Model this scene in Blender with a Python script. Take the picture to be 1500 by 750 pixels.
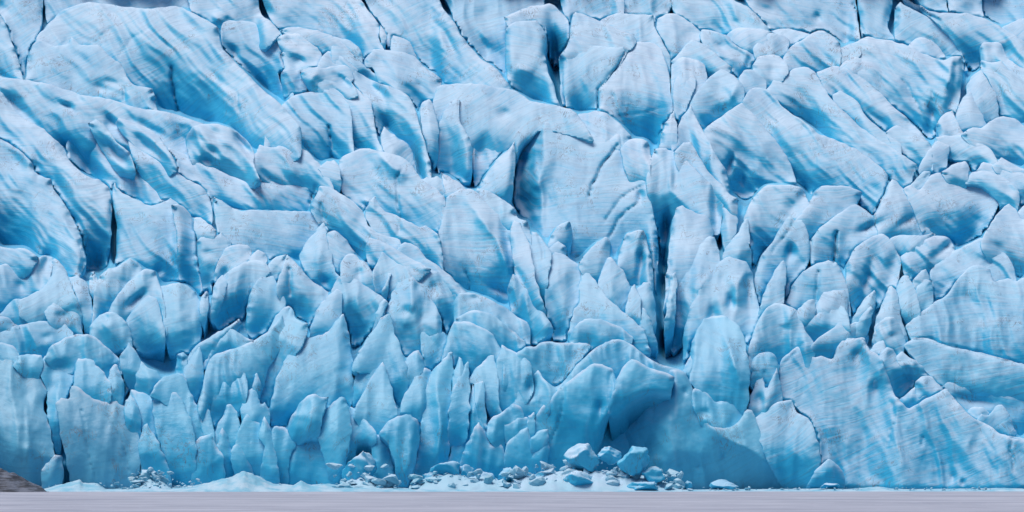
import bpy, math, random
import numpy as np

# ------------------------------------------------------------------ scene, camera, light
for o in list(bpy.data.objects):
    bpy.data.objects.remove(o)
scene = bpy.context.scene
COL = scene.collection
R = math.radians

D, H = 900.0, 15.0            # camera distance from the ice front, height above the lake (m)
PX = 10.0                     # photograph pixels per metre at the ice front
HORIZON = 718.0 - H * PX      # picture row of the horizon (the shore line lies on row 718)

cd = bpy.data.cameras.new('camera')
cam = bpy.data.objects.new('camera', cd)
COL.objects.link(cam)
cam.location = (0, -D, H)
cam.rotation_euler = (R(90), 0, 0)
cd.sensor_width = 36.0
cd.lens = 36.0 * D / (1500.0 / PX)
cd.shift_y = (HORIZON - 375.0) / 1500.0
cd.clip_start = 1.0
cd.clip_end = 8000.0
scene.camera = cam

SUN_EL, SUN_AZ = 72.0, 290.0 # compass-style: 180 = behind the camera, >180 = from its left
world = bpy.data.worlds.new('World')
scene.world = world
world.use_nodes = True
wn, wl = world.node_tree.nodes, world.node_tree.links
wn.clear()
sky = wn.new('ShaderNodeTexSky')
sky.sky_type = 'NISHITA'
sky.sun_disc = False
sky.sun_elevation = R(SUN_EL)
sky.sun_rotation = R(SUN_AZ)
sky.air_density = 1.0
sky.dust_density = 3.0
sky.ozone_density = 1.0
bg = wn.new('ShaderNodeBackground')
bg.inputs['Strength'].default_value = 0.05
wo = wn.new('ShaderNodeOutputWorld')
wl.new(sky.outputs[0], bg.inputs[0])
wl.new(bg.outputs[0], wo.inputs[0])

sd_ = bpy.data.lights.new('sun', 'SUN')
sd_.energy = 1.5
sd_.angle = R(38)
sd_.color = (1.0, 0.95, 0.93)
sun = bpy.data.objects.new('sun', sd_)
COL.objects.link(sun)
az = R(SUN_AZ)
from mathutils import Vector
sdir = Vector((math.sin(az) * math.cos(R(SUN_EL)), math.cos(az) * math.cos(R(SUN_EL)), math.sin(R(SUN_EL))))
sun.rotation_euler = sdir.to_track_quat('Z', 'Y').to_euler()

vs = scene.view_settings
vs.view_transform = 'Standard'
vs.look = 'None'
vs.gamma = 1.0
vs.use_curve_mapping = False
vs.exposure = 0.86
scene.render.engine = 'CYCLES'
scene.cycles.use_denoising = True
scene.cycles.max_bounces = 10
scene.cycles.diffuse_bounces = 3
scene.cycles.glossy_bounces = 3
scene.cycles.caustics_reflective = False

rng = np.random.default_rng(7)

# ------------------------------------------------------------------ numpy noise
_perm = rng.permutation(512).astype(np.int64)
_perm = np.concatenate([_perm, _perm, _perm])
_grad = rng.normal(size=(512, 3))
_grad /= np.linalg.norm(_grad, axis=1)[:, None]


def perlin(x, y, z):
    xi, yi, zi = np.floor(x).astype(np.int64), np.floor(y).astype(np.int64), np.floor(z).astype(np.int64)
    xf, yf, zf = x - xi, y - yi, z - zi
    u, v, w = xf**3*(xf*(xf*6-15)+10), yf**3*(yf*(yf*6-15)+10), zf**3*(zf*(zf*6-15)+10)
    out = 0.0
    for dx in (0, 1):
        for dy in (0, 1):
            for dz in (0, 1):
                h = _perm[_perm[_perm[(xi+dx) & 511] + ((yi+dy) & 511)] + ((zi+dz) & 511)]
                g = _grad[h]
                d = g[..., 0]*(xf-dx) + g[..., 1]*(yf-dy) + g[..., 2]*(zf-dz)
                out = out + d*(u if dx else 1-u)*(v if dy else 1-v)*(w if dz else 1-w)
    return out * 1.5


def fbm(x, y, z, octv=3):
    a, s = 0.0, 1.0
    for i in range(octv):
        a = a + s*perlin(x + 17.3*i, y + 5.1*i, z + 9.7*i)
        x, y, z, s = x*2.03, y*2.03, z*2.03, s*0.5
    return a

# ------------------------------------------------------------------ where things stand
def depth_at(row):
    """Depth (m behind the shore) of the broken ice slope whose crest is seen at this picture row."""
    r = np.asarray(row, float)
    return np.interp(718.0 - r, [-60, 0, 90, 240, 330, 480, 720, 1000], [-2, 0, 5.0, 20.0, 32.0, 56.0, 100.0, 155.0])


def place(px, py, Y):
    k = (D + Y) / D / PX
    return np.stack([(px - 750.0)*k, Y + 0*k, H + (HORIZON - py)*k], -1)
BLOCKS = '''
ZZ ridge -40,-70 1540,-70 1540,22 -40,22 ;d=9 m=0 s0=.9 s1=.7 gx=0
A1 block -20,15 2,23 10,40 23,73 35,117 35,135 -20,130
A2 block -15,-30 62,-30 64,30 48,72 40,118 25,120 14,60 0,20 ;d=2
A4 ridge 50,57 72,33 87,17 110,7 133,2 180,10 213,13 250,8 270,12 285,20 300,28 322,42 323,67 337,83 350,97 363,107 380,127 400,143 417,157 445,190 440,225 380,245 300,205 240,185 215,150 150,120 60,95 ;d=1
A3 slab 43,72 55,58 63,60 83,68 97,65 105,55 113,63 123,67 140,65 147,67 155,77 170,90 177,93 182,103 190,118 197,125 210,128 223,130 232,157 235,178 140,165 60,135 36,125 38,95
AA ridge 60,-40 320,-40 300,22 250,18 180,20 100,20 70,40 ;d=3
B1 ridge -15,108 0,111 20,115 37,117 67,122 90,128 113,137 133,142 160,143 180,152 207,160 250,164 277,173 300,180 310,215 280,240 220,240 200,265 130,265 100,245 70,210 30,190 0,155 -15,145
B1c ridge 168,180 175,172 187,176 213,184 230,196 241,212 252,228 262,250 240,255 225,240 205,215 188,205 178,195 ;d=-1
B1d ridge 128,180 140,174 152,182 165,200 175,212 190,222 200,245 175,250 150,215 138,198 ;d=-1
B1n ridge 270,205 280,185 300,180 330,183 350,195 366,210 374,228 372,245 384,266 365,270 330,258 305,248 290,242 278,225 ;d=-1
B2 ridge -15,130 0,133 10,147 20,160 37,175 60,185 73,197 90,210 97,227 110,246 133,262 145,263 160,275 163,297 164,330 161,360 158,400 140,405 120,400 117,345 103,314 90,294 80,281 76,263 60,261 52,255 49,240 33,224 17,214 0,204 -15,202
B3 ridge 110,195 130,180 145,205 150,225 175,243 188,243 195,238 207,257 220,273 237,283 250,292 235,305 213,303 187,290 168,270 150,265 133,263 110,246 97,229 98,205 ;d=5
B4 ridge 187,200 207,208 227,227 243,240 250,240 260,250 270,262 293,270 304,284 310,297 313,325 300,335 285,328 265,302 250,294 237,285 220,274 207,259 193,238 ;d=2
B5 ridge 245,215 270,225 290,237 310,245 330,253 350,262 367,267 387,267 398,263 412,268 437,268 463,270 470,300 475,325 460,335 400,318 345,318 318,310 310,302 303,285 293,272 270,264 258,249 ;d=3
J1 ridge -20,200 0,203 17,213 33,223 48,238 50,252 60,260 75,262 80,280 90,293 97,305 104,315 113,333 118,345 128,385 110,410 60,400 -20,380
J2 slab 164,278 168,268 175,280 190,288 215,300 232,300 250,290 263,298 268,320 266,380 262,425 200,420 167,405 167,385 171,355 171,330 165,297 ;d=2
J2R slab 250,300 264,299 277,310 284,322 288,350 294,390 301,432 288,445 262,425 258,330 ;gx=1.6 d=-1
C1 ridge 265,-40 382,-40 378,10 385,25 398,32 412,48 390,65 330,50 300,38 280,22 ;d=0
C8 ridge 380,-40 515,-40 533,10 550,27 556,38 554,55 567,72 540,82 500,66 470,52 430,46 405,46 392,20 385,5 ;d=1
C2 ridge 323,45 327,31 337,28 360,30 383,33 397,43 410,57 418,75 412,82 418,98 407,105 413,128 430,136 432,172 417,160 400,148 380,130 363,110 350,99 337,86 325,70 ;d=3
C3 knob 405,55 417,50 437,48 447,60 463,68 472,82 467,92 455,102 440,110 425,102 418,92 412,72
C4 knob 410,80 417,73 437,78 457,87 465,96 452,104 440,108 455,117 445,138 415,133 411,110 418,98
C5 knob 438,107 450,99 463,97 475,100 490,95 510,95 520,115 500,132 465,132 452,120
C6 knob 458,118 463,110 483,107 500,109 515,118 525,132 500,140 470,140
C9 ridge 410,46 418,40 450,41 475,48 505,60 522,82 500,86 470,72 450,62 420,52
C10 knob 463,97 468,86 480,75 500,82 527,102 510,108 490,100 475,104
C7 ridge 405,165 417,150 430,138 457,134 487,131 500,140 515,160 520,250 500,260 455,240 420,235 385,215 390,190
E10 ridge 478,120 500,112 513,122 527,133 543,147 548,170 551,190 556,213 580,228 565,255 500,255 480,205
D1 ridge 358,232 366,226 375,226 380,210 390,215 400,217 411,213 423,218 443,217 453,223 468,240 485,262 492,282 470,280 455,268 430,272 400,270 385,268 376,257 367,242
D2 fin 465,247 478,237 490,234 498,245 501,272 490,282 480,264
F1 slab 495,240 500,230 520,220 540,216 553,222 570,222 587,230 600,238 611,250 618,264 633,272 647,283 654,292 648,320 650,385 635,398 580,368 540,338 530,305 505,295 497,265
F1b ledge 533,318 540,293 550,287 557,303 567,310 587,317 600,327 617,333 625,330 646,345 650,390 620,390 585,362 560,352 ;b=.3 d=0
E3 ridge 522,-40 635,-40 647,13 663,27 673,50 687,67 700,83 725,97 750,130 742,145 680,132 650,135 645,120 630,102 600,82 575,57 572,72 564,60 560,35 535,8
E2 fin 555,60 558,37 566,47 567,64 560,68
E4 fin 571,78 575,52 590,55 605,68 614,88 590,82
E5 ridge 636,-40 790,-40 802,30 800,125 765,145 750,130 727,97 700,82 688,67 675,47 664,27 ;d=2
E6 knob 537,82 547,73 567,73 587,75 607,82 622,98 640,110 648,118 640,142 615,162 600,145 580,137 555,113 546,98 537,100 533,90
E7 ridge 488,54 500,55 520,63 533,78 530,92 513,82 495,72
E8 ridge 486,68 500,67 517,83 537,97 550,107 563,121 555,133 530,118 515,113 500,104 484,90
E9 ridge 516,103 527,107 543,117 560,123 577,130 590,133 603,147 610,163 615,187 623,210 634,248 630,268 600,248 588,222 567,200 550,181 545,162 537,142 517,126 ;d=0
E11 fin 556,200 562,187 570,192 585,205 598,210 606,228 612,262 595,250 575,232 560,215 ;d=-1
E12 tower_ 613,162 620,148 628,145 634,150 638,165 643,185 642,240 630,240 622,208
E13 slab 633,152 638,128 647,124 673,123 693,121 713,125 750,130 770,143 787,152 817,153 837,160 850,170 872,200 815,184 790,182 772,198 760,222 750,244 700,278 650,270 635,205 ;d=0
E13b slab 641,180 657,152 668,144 674,147 672,168 674,181 684,195 690,206 693,220 690,258 645,262 638,215 ;d=0
E14 knob 690,172 700,165 730,160 748,172 750,190 742,230 715,262 695,268 690,230 ;d=4 r=14 b=.6
GO fin 699,278 715,250 735,228 755,206 756,230 753,262 749,294 728,292 ;d=-2 gx=-.5
G1 slab 740,40 748,34 770,30 788,30 800,47 802,67 798,87 805,110 813,130 824,158 790,166 755,146 742,120
G2 ridge 738,24 770,12 790,7 808,5 822,17 833,30 835,47 832,75 822,92 806,80 800,50 788,38 745,40 ;d=2
G3 ridge 812,-40 900,-40 918,10 910,20 885,28 843,24 835,30 822,10 ;d=1
G4 block 835,30 842,18 860,22 883,32 907,43 930,53 934,64 918,78 900,102 877,135 880,175 850,175 826,160 820,120 818,82 832,70
G4b ledge 824,86 840,77 850,64 863,65 880,68 897,70 913,68 916,77 900,102 877,135 881,175 850,176 832,165 824,130 ;b=.4 d=1
G5 slab 874,136 885,120 905,98 917,75 927,63 940,60 957,63 968,70 974,87 980,107 984,147 987,163 979,182 968,222 940,222 910,192 890,172 878,170
G6 fin 974,183 983,166 989,163 993,188 990,226 963,226 966,202
G7 block 876,32 900,18 937,22 957,22 960,42 968,55 983,83 981,104 965,70 940,62 930,58 905,46
G8 block 905,-40 982,-40 983,15 966,21 958,26 935,25 905,22 914,5
G9 knob 961,42 963,27 977,20 990,20 1000,26 1012,32 1027,48 1026,64 1000,84 985,92 974,62
G11 knob 981,102 990,86 1000,83 1023,87 1034,98 1037,116 1030,134 1010,155 1003,170 990,190 984,150
G12 knob 985,128 990,111 1000,107 1013,105 1021,118 1016,137 1002,168 992,190 985,155
G13 knob 838,174 850,166 867,163 883,163 900,173 917,190 927,203 915,232 880,228 855,212 840,196
G14 knob 908,218 923,203 937,202 950,207 955,228 953,265 930,275 912,245
G15 knob 892,203 903,193 920,198 917,216 900,214
K1 slab 751,200 757,185 770,181 787,181 800,177 817,178 830,190 850,193 873,197 890,202 905,213 920,228 937,234 944,248 948,265 951,290 957,310 964,347 965,380 962,420 963,478 930,462 900,442 870,412 830,392 800,372 782,355 765,335 752,310 ;kl=2.1 kr=.05 fr=-.02 sat=14 m=.2
K1b ledge 905,378 911,355 917,343 930,338 944,337 949,355 957,395 957,425 903,428 ;b=.5
K1c ridge 800,362 806,345 817,330 832,323 838,330 838,355 830,372 815,378 ;d=1
L1 ridge 944,268 952,235 957,218 977,217 995,225 1005,232 1030,260 1062,292 1055,335 1010,338 985,368 972,430 966,380 964,347 957,310 950,288 ;d=0
H1 ridge 980,-40 1062,-40 1075,2 1097,10 1113,27 1128,44 1120,58 1090,50 1070,46 1060,54 1030,48 1010,32 983,16
H2 ridge 1070,-40 1250,-40 1258,50 1262,64 1225,70 1215,44 1190,40 1150,50 1128,46 1113,26 1097,9 ;d=2
H3 block 1024,54 1028,43 1037,42 1060,50 1077,57 1093,63 1103,73 1111,86 1104,104 1085,116 1075,110 1050,84 1030,70
H4 knob 1062,52 1077,41 1100,41 1117,43 1132,46 1115,64 1105,74 1090,66
H5 knob 1103,72 1113,57 1127,47 1143,50 1158,60 1157,70 1147,88 1125,90 1107,86
H5b knob 1128,46 1147,41 1173,45 1187,51 1166,66 1155,62 1140,50 ;d=2
H6 block 1146,86 1160,65 1177,57 1190,47 1203,45 1217,52 1230,63 1234,80 1231,96 1220,110 1190,110 1165,105 1148,98
H7 knob 1228,70 1250,62 1264,76 1252,90 1234,98
H7b knob 1228,100 1240,87 1255,82 1272,92 1268,110 1240,114
H8 knob 1102,96 1110,83 1127,80 1143,82 1153,90 1157,105 1137,124 1122,129 1114,110 1105,104
H9 knob 1081,115 1088,103 1100,101 1117,108 1123,121 1121,136 1095,140 1084,128
H10 ridge 983,92 1000,70 1013,58 1027,62 1043,73 1057,87 1074,99 1060,114 1045,120 1030,114 1020,95 1000,90
H11 block 1008,155 1023,130 1043,110 1057,100 1070,107 1083,117 1093,135 1085,156 1060,182 1030,202 1014,180
H12 block 1028,192 1060,167 1088,150 1092,157 1107,170 1123,190 1143,213 1163,247 1170,282 1050,285 1044,235
H13 ridge 1085,152 1097,132 1107,127 1127,133 1138,143 1143,155 1167,170 1193,190 1200,197 1250,215 1275,232 1297,250 1303,259 1297,280 1281,315 1262,302 1240,282 1170,285 1140,222 1110,182
H14 ridge 1120,134 1133,117 1157,103 1180,97 1193,103 1200,117 1213,137 1227,153 1250,177 1270,193 1300,213 1323,227 1345,240 1332,267 1320,274 1303,261 1275,236 1250,220 1195,202 1145,166 1138,147 ;d=0
H15 ridge 1196,106 1217,97 1233,97 1250,105 1263,115 1287,133 1310,157 1333,177 1359,204 1360,222 1330,222 1300,196 1255,156 1230,156 1208,134
H16 ridge 1218,140 1230,132 1250,143 1260,153 1267,170 1283,183 1300,197 1322,212 1322,236 1290,216 1250,186 1230,164
H17 ridge 980,210 1000,170 1012,153 1017,167 1027,187 1037,203 1045,222 1067,252 1068,282 1000,282
H18 ridge 985,225 1000,208 1013,208 1020,223 1034,247 1042,256 1056,269 1068,284 1082,292 1078,320 1050,315 1010,285 ;d=-1
I1 slab 1253,-40 1312,-40 1305,20 1300,40 1314,64 1290,64 1275,58 1261,52
I2 slab 1308,44 1312,8 1318,3 1335,14 1355,22 1373,33 1393,53 1413,80 1418,96 1395,94 1370,86 1340,70 1316,66
I3 ridge 1316,-8 1360,17 1393,20 1410,18 1437,25 1457,33 1477,47 1505,62 1510,118 1480,106 1465,96 1440,100 1420,94 1410,74 1390,49 1360,24
I4 block 1320,-40 1380,-40 1390,18 1360,20 ;d=2
I5 block 1378,-40 1432,-40 1443,26 1425,26 1395,22 ;d=1
I6 slab 1428,-40 1530,-40 1530,55 1480,52 1443,30 ;d=3
I7 knob 1466,42 1483,30 1500,27 1530,26 1530,78 1500,66 1480,54
I8 ridge 1434,70 1440,62 1453,60 1467,63 1472,78 1482,93 1510,104 1510,122 1470,106 1440,100
I9 block 1243,66 1270,52 1283,57 1310,60 1330,67 1347,77 1363,83 1383,88 1397,83 1408,83 1412,93 1408,133 1400,165 1380,185 1360,198 1340,182 1310,161 1280,136 1245,108
I9b knob 1325,74 1338,57 1353,55 1370,63 1383,77 1390,90 1365,90 1345,82 ;d=2
I10 ridge 1434,100 1437,87 1450,92 1468,88 1473,98 1490,110 1530,124 1530,205 1480,190 1463,175 1460,140 1445,112
I11 fin 1415,135 1423,110 1437,103 1447,117 1457,133 1463,157 1464,174 1445,192 1430,172 1420,154
I12 fin 1399,172 1410,143 1420,133 1430,147 1440,170 1447,184 1437,202 1410,198 1400,186
I13 knob 1371,185 1383,165 1395,162 1402,177 1412,196 1397,208 1380,203
I14 ridge 1407,198 1420,187 1437,188 1450,177 1467,170 1487,173 1505,189 1530,204 1530,262 1480,256 1455,236 1430,214
I15 ridge 1362,216 1373,200 1390,197 1417,200 1440,210 1457,223 1465,235 1440,246 1410,231 1385,221
I17 ridge 1295,194 1313,182 1330,190 1350,200 1365,212 1368,256 1345,246 1320,226
L14 slab 1163,324 1187,297 1192,282 1203,272 1220,271 1240,272 1264,281 1257,300 1235,314 1215,326 1200,338 1187,356 1178,336
L15 slab 1185,354 1200,336 1220,318 1250,298 1267,305 1283,323 1297,339 1285,352 1262,358 1245,392 1225,400 1205,398 1187,395
L17 fin 1279,318 1293,287 1305,262 1313,265 1327,283 1340,307 1353,327 1372,346 1340,363 1308,358 1288,346
L18 slab 1323,278 1335,270 1347,280 1360,260 1372,253 1393,257 1413,265 1437,263 1463,280 1467,293 1452,320 1425,358 1405,368 1370,353 1350,332 1336,305
L19 slab 1331,274 1353,250 1365,252 1349,282 1338,286
L21 slab 1343,250 1363,215 1373,205 1392,215 1389,242 1377,260 1356,260
L22 knob 1378,254 1390,243 1413,235 1421,247 1416,268 1403,264 1390,262
L23 ridge 1412,270 1423,253 1440,250 1463,257 1483,268 1495,280 1494,297 1486,316 1466,306 1463,286 1437,270
L24 ridge 1430,252 1440,238 1463,243 1490,253 1530,262 1530,300 1497,290 1483,275 1463,264 1440,258
L25 ridge 1452,243 1467,230 1483,240 1515,253 1505,266 1463,252
L26 fin 1434,356 1450,330 1467,307 1478,297 1490,307 1497,322 1530,316 1530,396 1500,405 1475,392 1445,374
L26b fin 1489,315 1500,300 1530,294 1530,345 1500,340 ;d=2
L27 knob 1361,398 1380,380 1385,373 1410,363 1430,350 1443,348 1453,357 1467,363 1483,383 1489,405 1490,426 1465,420 1440,410 1420,402 1395,412 1375,450 1361,418
L29 knob 1318,378 1337,360 1360,347 1383,345 1393,350 1401,364 1384,384 1362,402 1345,408 1325,398
L30 ledge 1300,352 1317,343 1340,345 1370,342 1350,362 1322,382
L31 block 1238,390 1250,363 1277,346 1293,341 1303,347 1313,363 1321,382 1317,412 1302,436 1282,458 1262,478 1250,458 1240,424
L33 fin 1311,422 1322,403 1330,403 1340,420 1347,443 1349,466 1332,478 1318,455
L34 knob 1336,413 1350,397 1358,395 1362,408 1356,420 1345,425
L35 knob 1341,422 1353,408 1365,412 1369,434 1360,452 1347,456
L37 fin 1276,492 1283,470 1290,450 1300,422 1307,418 1313,423 1317,443 1321,468 1330,500 1345,525 1310,520
L37b knob 1280,492 1285,474 1298,463 1312,465 1320,478 1328,505 1318,525 1290,522 ;d=0
L38 fin 1248,466 1267,437 1280,425 1284,430 1283,449 1266,475 1250,480
L39 fin 1246,488 1263,460 1278,447 1281,458 1271,486 1255,500
L3 fin 983,335 990,305 1000,300 1017,312 1033,313 1043,327 1046,347 1041,365 1020,388 1000,408 986,448 978,485 971,450 977,385
L4 tower_ 983,405 1000,380 1015,373 1023,357 1037,347 1047,348 1053,363 1057,392 1046,416 1031,440 1016,470 1002,500 986,510 974,495 979,435
L4b fin 974,470 976,445 983,403 989,398 992,420 990,460 984,500 974,500
L5 fin 1058,302 1065,302 1078,313 1083,326 1073,354 1064,372 1056,345
L6 fin 1060,365 1080,343 1090,322 1095,320 1098,333 1099,357 1102,380 1097,398 1070,395 1058,382
L7 tower_ 1001,480 1015,440 1030,415 1043,393 1055,382 1067,376 1082,379 1096,383 1101,395 1104,417 1110,437 1116,468 1108,490 1080,508 1040,520 1000,520
L8 ridge 1088,322 1097,300 1110,280 1123,271 1147,270 1173,273 1182,287 1185,302 1167,328 1150,340 1120,380 1105,405 1100,370 1097,332
L9 slab 1104,405 1113,377 1127,360 1140,340 1153,318 1160,317 1164,324 1174,323 1181,335 1186,352 1186,388 1162,408 1142,450 1115,470 1109,442
L10 fin 1111,453 1123,420 1133,397 1147,382 1153,390 1151,417 1147,455 1132,480 1110,480
L11 slab 1148,456 1157,423 1170,403 1187,390 1213,380 1218,383 1227,385 1233,397 1244,424 1247,456 1220,450 1195,455 1170,464 1150,462
L12 knob 1193,452 1203,430 1217,425 1237,425 1243,438 1242,466 1215,472 1195,468
L13 fin 1164,458 1180,443 1192,438 1196,455 1191,470 1174,476
O1 fin 282,320 288,317 303,325 319,338 311,350 293,354 284,338
O2 slab 287,355 293,347 320,345 325,340 340,357 326,372 316,387 314,412 304,438 296,424 291,387
O3 slab 312,410 315,390 330,363 343,357 363,358 371,368 366,381 346,394 332,404 322,420
O4 knob 354,393 365,377 377,365 387,370 394,379 380,392
O5 ridge 306,466 318,420 330,400 345,390 360,383 377,380 390,385 398,399 387,409 372,424 364,446 350,462 320,472
O6 slab 359,465 361,450 367,423 380,407 400,403 407,420 421,445 412,461 392,484 375,492 361,480
O7 fin 304,464 309,438 314,417 327,403 336,412 331,432 314,462
O8 tower_ 230,420 245,417 263,413 283,423 293,438 297,468 292,510 245,512 237,452
O9 fin 292,440 302,425 308,444 299,476 291,470
O10 knob 388,392 403,375 420,373 418,392 404,406 394,404
O11 ridge 402,424 413,392 420,374 430,380 440,393 457,412 482,429 472,452 456,470 440,480 425,452 411,436
O12 fin 390,484 407,460 420,448 429,450 422,472 416,500 398,500
O14 fin 453,495 458,465 471,441 493,422 502,430 503,455 491,478 475,496 462,502
P1 block -20,358 0,360 17,365 33,363 43,367 57,378 42,396 20,402 -20,408
P2 block -20,395 10,386 27,384 53,379 63,373 77,377 80,384 74,402 62,430 30,448 0,464 -20,458
P3 fin 71,400 80,378 90,387 100,400 107,426 92,410 80,402
P4 fin 26,440 50,430 63,423 75,403 87,390 97,400 104,418 113,440 122,464 120,490 90,482 60,472 28,458
P5 knob 62,455 80,437 100,432 110,443 118,464 122,492 85,486
P6 ledge -15,470 0,460 20,437 50,438 68,446 62,470 40,482 -15,490
P7 fin 100,407 113,402 127,413 134,430 138,478 126,484 114,444
P8 fin 130,408 133,398 138,397 143,410 146,424 140,440 132,432
P9 ridge 138,420 145,405 157,395 173,390 190,378 200,383 211,396 202,426 182,450 150,462 134,485 136,445
P10 ridge 160,448 180,420 200,403 213,393 227,398 234,413 242,446 246,485 215,492 180,484 158,468
P11 slab 184,468 200,447 217,432 230,437 238,458 243,500 210,512 184,494
P12 knob 130,480 143,462 160,455 178,463 190,478 195,500 160,510 132,500
Q2 fin 496,398 502,377 513,370 527,377 540,387 547,400 554,428 540,436 515,420 500,408
Q3 ridge 534,364 540,348 550,350 567,356 587,370 613,384 632,394 610,406 570,393 557,378 548,398 539,392
Q4 ridge 576,376 582,363 593,354 607,357 617,370 630,382 650,395 664,408 687,432 665,450 640,430 610,405
Q5 ridge 544,402 560,368 570,373 590,387 617,393 643,397 660,407 673,417 687,434 683,480 660,492 645,450 620,425 590,435 575,440 553,428
D6 block 477,342 490,337 500,343 513,360 521,371 511,398 496,410 484,375
D3 slab 311,287 323,293 337,302 342,308 345,306 353,310 377,307 403,308 430,310 447,308 463,313 470,323 482,337 492,405 480,435 450,410 430,390 400,380 375,375 345,370 330,355 317,338
D4 fin 436,372 455,348 472,326 478,333 483,365 491,396 502,418 486,432 465,414 448,394
D5 ridge 453,303 463,285 468,272 480,272 500,284 513,293 527,303 534,314 537,330 550,338 563,347 583,349 589,359 577,382 550,374 520,380 500,360 480,345 470,328 461,318
F2 slab 642,345 647,317 650,297 654,290 667,280 680,276 693,277 705,287 720,297 735,310 752,330 761,360 767,425 764,472 735,470 690,446 660,422 643,392 ;d=-1
F3 fin 610,276 618,262 630,260 642,259 650,265 657,294 645,292 632,280
F4 fin 646,262 646,251 660,260 680,273 692,281 670,292 655,298 650,275 ;d=0
F6 ridge 693,283 700,275 713,278 733,290 750,301 757,309 757,318 772,324 779,339 777,368 755,352 735,320
R1 fin 746,335 752,322 761,327 770,343 778,364 783,397 790,430 802,460 792,470 770,440 753,396 ;d=-1
R2 fin 771,362 780,340 787,340 800,357 809,369 804,402 802,446 796,462 785,440 777,396
R3 tower_ 797,425 799,395 805,373 813,368 827,373 840,382 854,394 847,425 851,447 836,466 832,488 812,492 799,460
R4 knob 803,364 817,353 831,363 826,378 810,376
R5 fin 830,494 838,458 850,445 847,418 852,397 857,390 863,400 877,417 890,437 917,460 944,482 955,510 900,512 840,514
R6 fin 846,388 863,363 877,353 888,347 895,357 894,378 882,408 870,420 856,402
R7 fin 874,424 880,400 887,380 895,375 903,387 917,403 925,419 926,458 920,474 888,446
R8 fin 916,452 923,423 930,417 935,430 941,449 938,485 917,478
R9 fin 930,428 940,413 950,412 957,423 961,450 962,488 945,490 937,455
R10 fin 934,490 942,450 947,453 959,480 965,505 940,505
R11 ledge 832,500 842,478 850,470 862,466 890,470 912,480 930,496 920,510 850,512 ;d=-1
R12 ridge 742,424 752,400 767,415 780,427 793,450 812,484 782,500 755,478
Q6 tower_ 563,458 580,417 587,405 600,403 613,410 622,420 625,432 640,447 649,474 647,530 600,530 568,492
Q7 fin 558,430 570,399 574,400 566,432
Q8 fin 545,490 555,443 563,437 568,443 558,468 552,490
Q9 ridge 483,430 493,408 501,401 525,411 546,425 567,440 564,462 547,482 530,494 515,500 502,465
Q10 block 663,446 673,428 687,427 700,430 727,443 752,458 778,477 775,515 740,515 700,510 668,500
Q10b ledge 668,468 680,458 700,453 727,463 745,480 770,500 765,520 720,515 690,500
S1 block -20,490 25,477 53,470 80,471 96,475 108,489 97,508 70,526 40,523 -20,515
S1b ledge -20,460 15,466 29,479 20,492 -20,496
S2 knob -20,500 0,501 20,507 30,519 22,538 -20,540
S3 knob 18,536 28,520 37,518 50,520 62,520 65,534 56,552 35,545
S4 block 64,526 75,505 100,492 120,488 140,493 160,510 173,523 184,543 190,572 170,580 130,555 110,540 80,535
S7 fin 106,570 110,533 114,525 127,526 137,530 141,537 157,550 166,580 150,600 113,590
S13 fin 173,530 180,512 187,501 197,512 212,537 217,568 195,573 184,552
S14 fin 196,568 200,547 207,528 217,540 230,543 237,557 224,583 202,580
S18 knob 256,550 260,517 270,515 276,524 272,545 262,556
S19 fin 266,555 270,533 283,513 293,508 297,527 300,544 295,576 284,590 273,570
S20 ridge 262,545 280,510 300,497 317,488 335,478 350,466 355,475 335,496 312,512 301,530 290,520
S21 ridge 296,535 317,500 337,479 350,488 360,495 375,498 347,514 320,522 306,543
S22 ridge 288,600 300,547 310,520 333,513 367,502 390,487 405,475 412,460 418,480 417,495 410,515 393,538 387,566 374,585 356,608 330,620 298,612
S22b knob 298,600 310,570 323,557 347,543 357,540 363,557 365,580 346,610 320,618 303,614
S23 fin 368,570 375,545 382,558 382,580 371,580
S35 fin 379,590 387,555 391,531 403,503 413,478 420,460 428,449 433,465 440,470 451,475 449,496 431,518 411,550 399,600 385,610
S36 fin 393,610 402,560 420,520 437,500 447,494 462,492 477,489 490,472 503,459 508,475 514,499 517,540 519,590 500,602 480,612 470,600 450,612 430,622 398,622
T1 fin 513,535 530,505 545,487 562,463 571,459 575,475 580,490 590,515 599,547 598,580 588,612 575,590 566,555 550,540
T3 fin 514,580 520,547 540,517 555,499 562,503 567,527 561,550 540,580 520,600
T5 knob 586,540 597,522 607,515 613,513 620,523 623,540 611,555 601,590 594,570
T6 fin 580,620 590,585 600,563 613,543 623,538 632,543 629,575 622,608 600,632
T12 slab 614,480 650,485 657,500 652,525 636,555 620,550 ;d=2
T13 block 646,528 653,500 658,483 666,470 690,472 722,488 735,510 728,540 702,560 680,570 664,555 661,520
T19 fin 684,562 696,540 707,530 720,516 726,525 730,545 730,582 738,612 722,620 712,596 708,566 698,562
T20 knob 710,638 718,612 735,605 752,590 768,602 765,660 744,668 730,652
T21 knob 726,528 735,505 760,518 778,530 784,575 757,602 735,612 726,585
U1 block 752,520 770,508 783,508 793,500 817,501 860,503 868,508 852,526 832,552 812,568 800,577 780,555 763,538
U7 knob 753,600 757,570 763,557 775,545 790,543 800,560 813,567 824,562 812,588 792,610 780,620 763,613
U8 knob 736,532 755,520 770,530 777,542 768,564 750,580 736,570
U9 fin 746,604 755,587 764,612 758,630 746,625
U10 ledge 740,620 755,613 773,611 778,630 762,642 740,642
U11 slab 740,650 760,631 773,626 779,645 784,667 787,695 750,700 738,690
U12 fin 775,646 790,632 803,628 805,642 792,660 780,662
U13 fin 777,668 793,647 803,646 806,670 795,686 780,686
U14 fin 771,618 776,606 783,602 785,638 776,650
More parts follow.
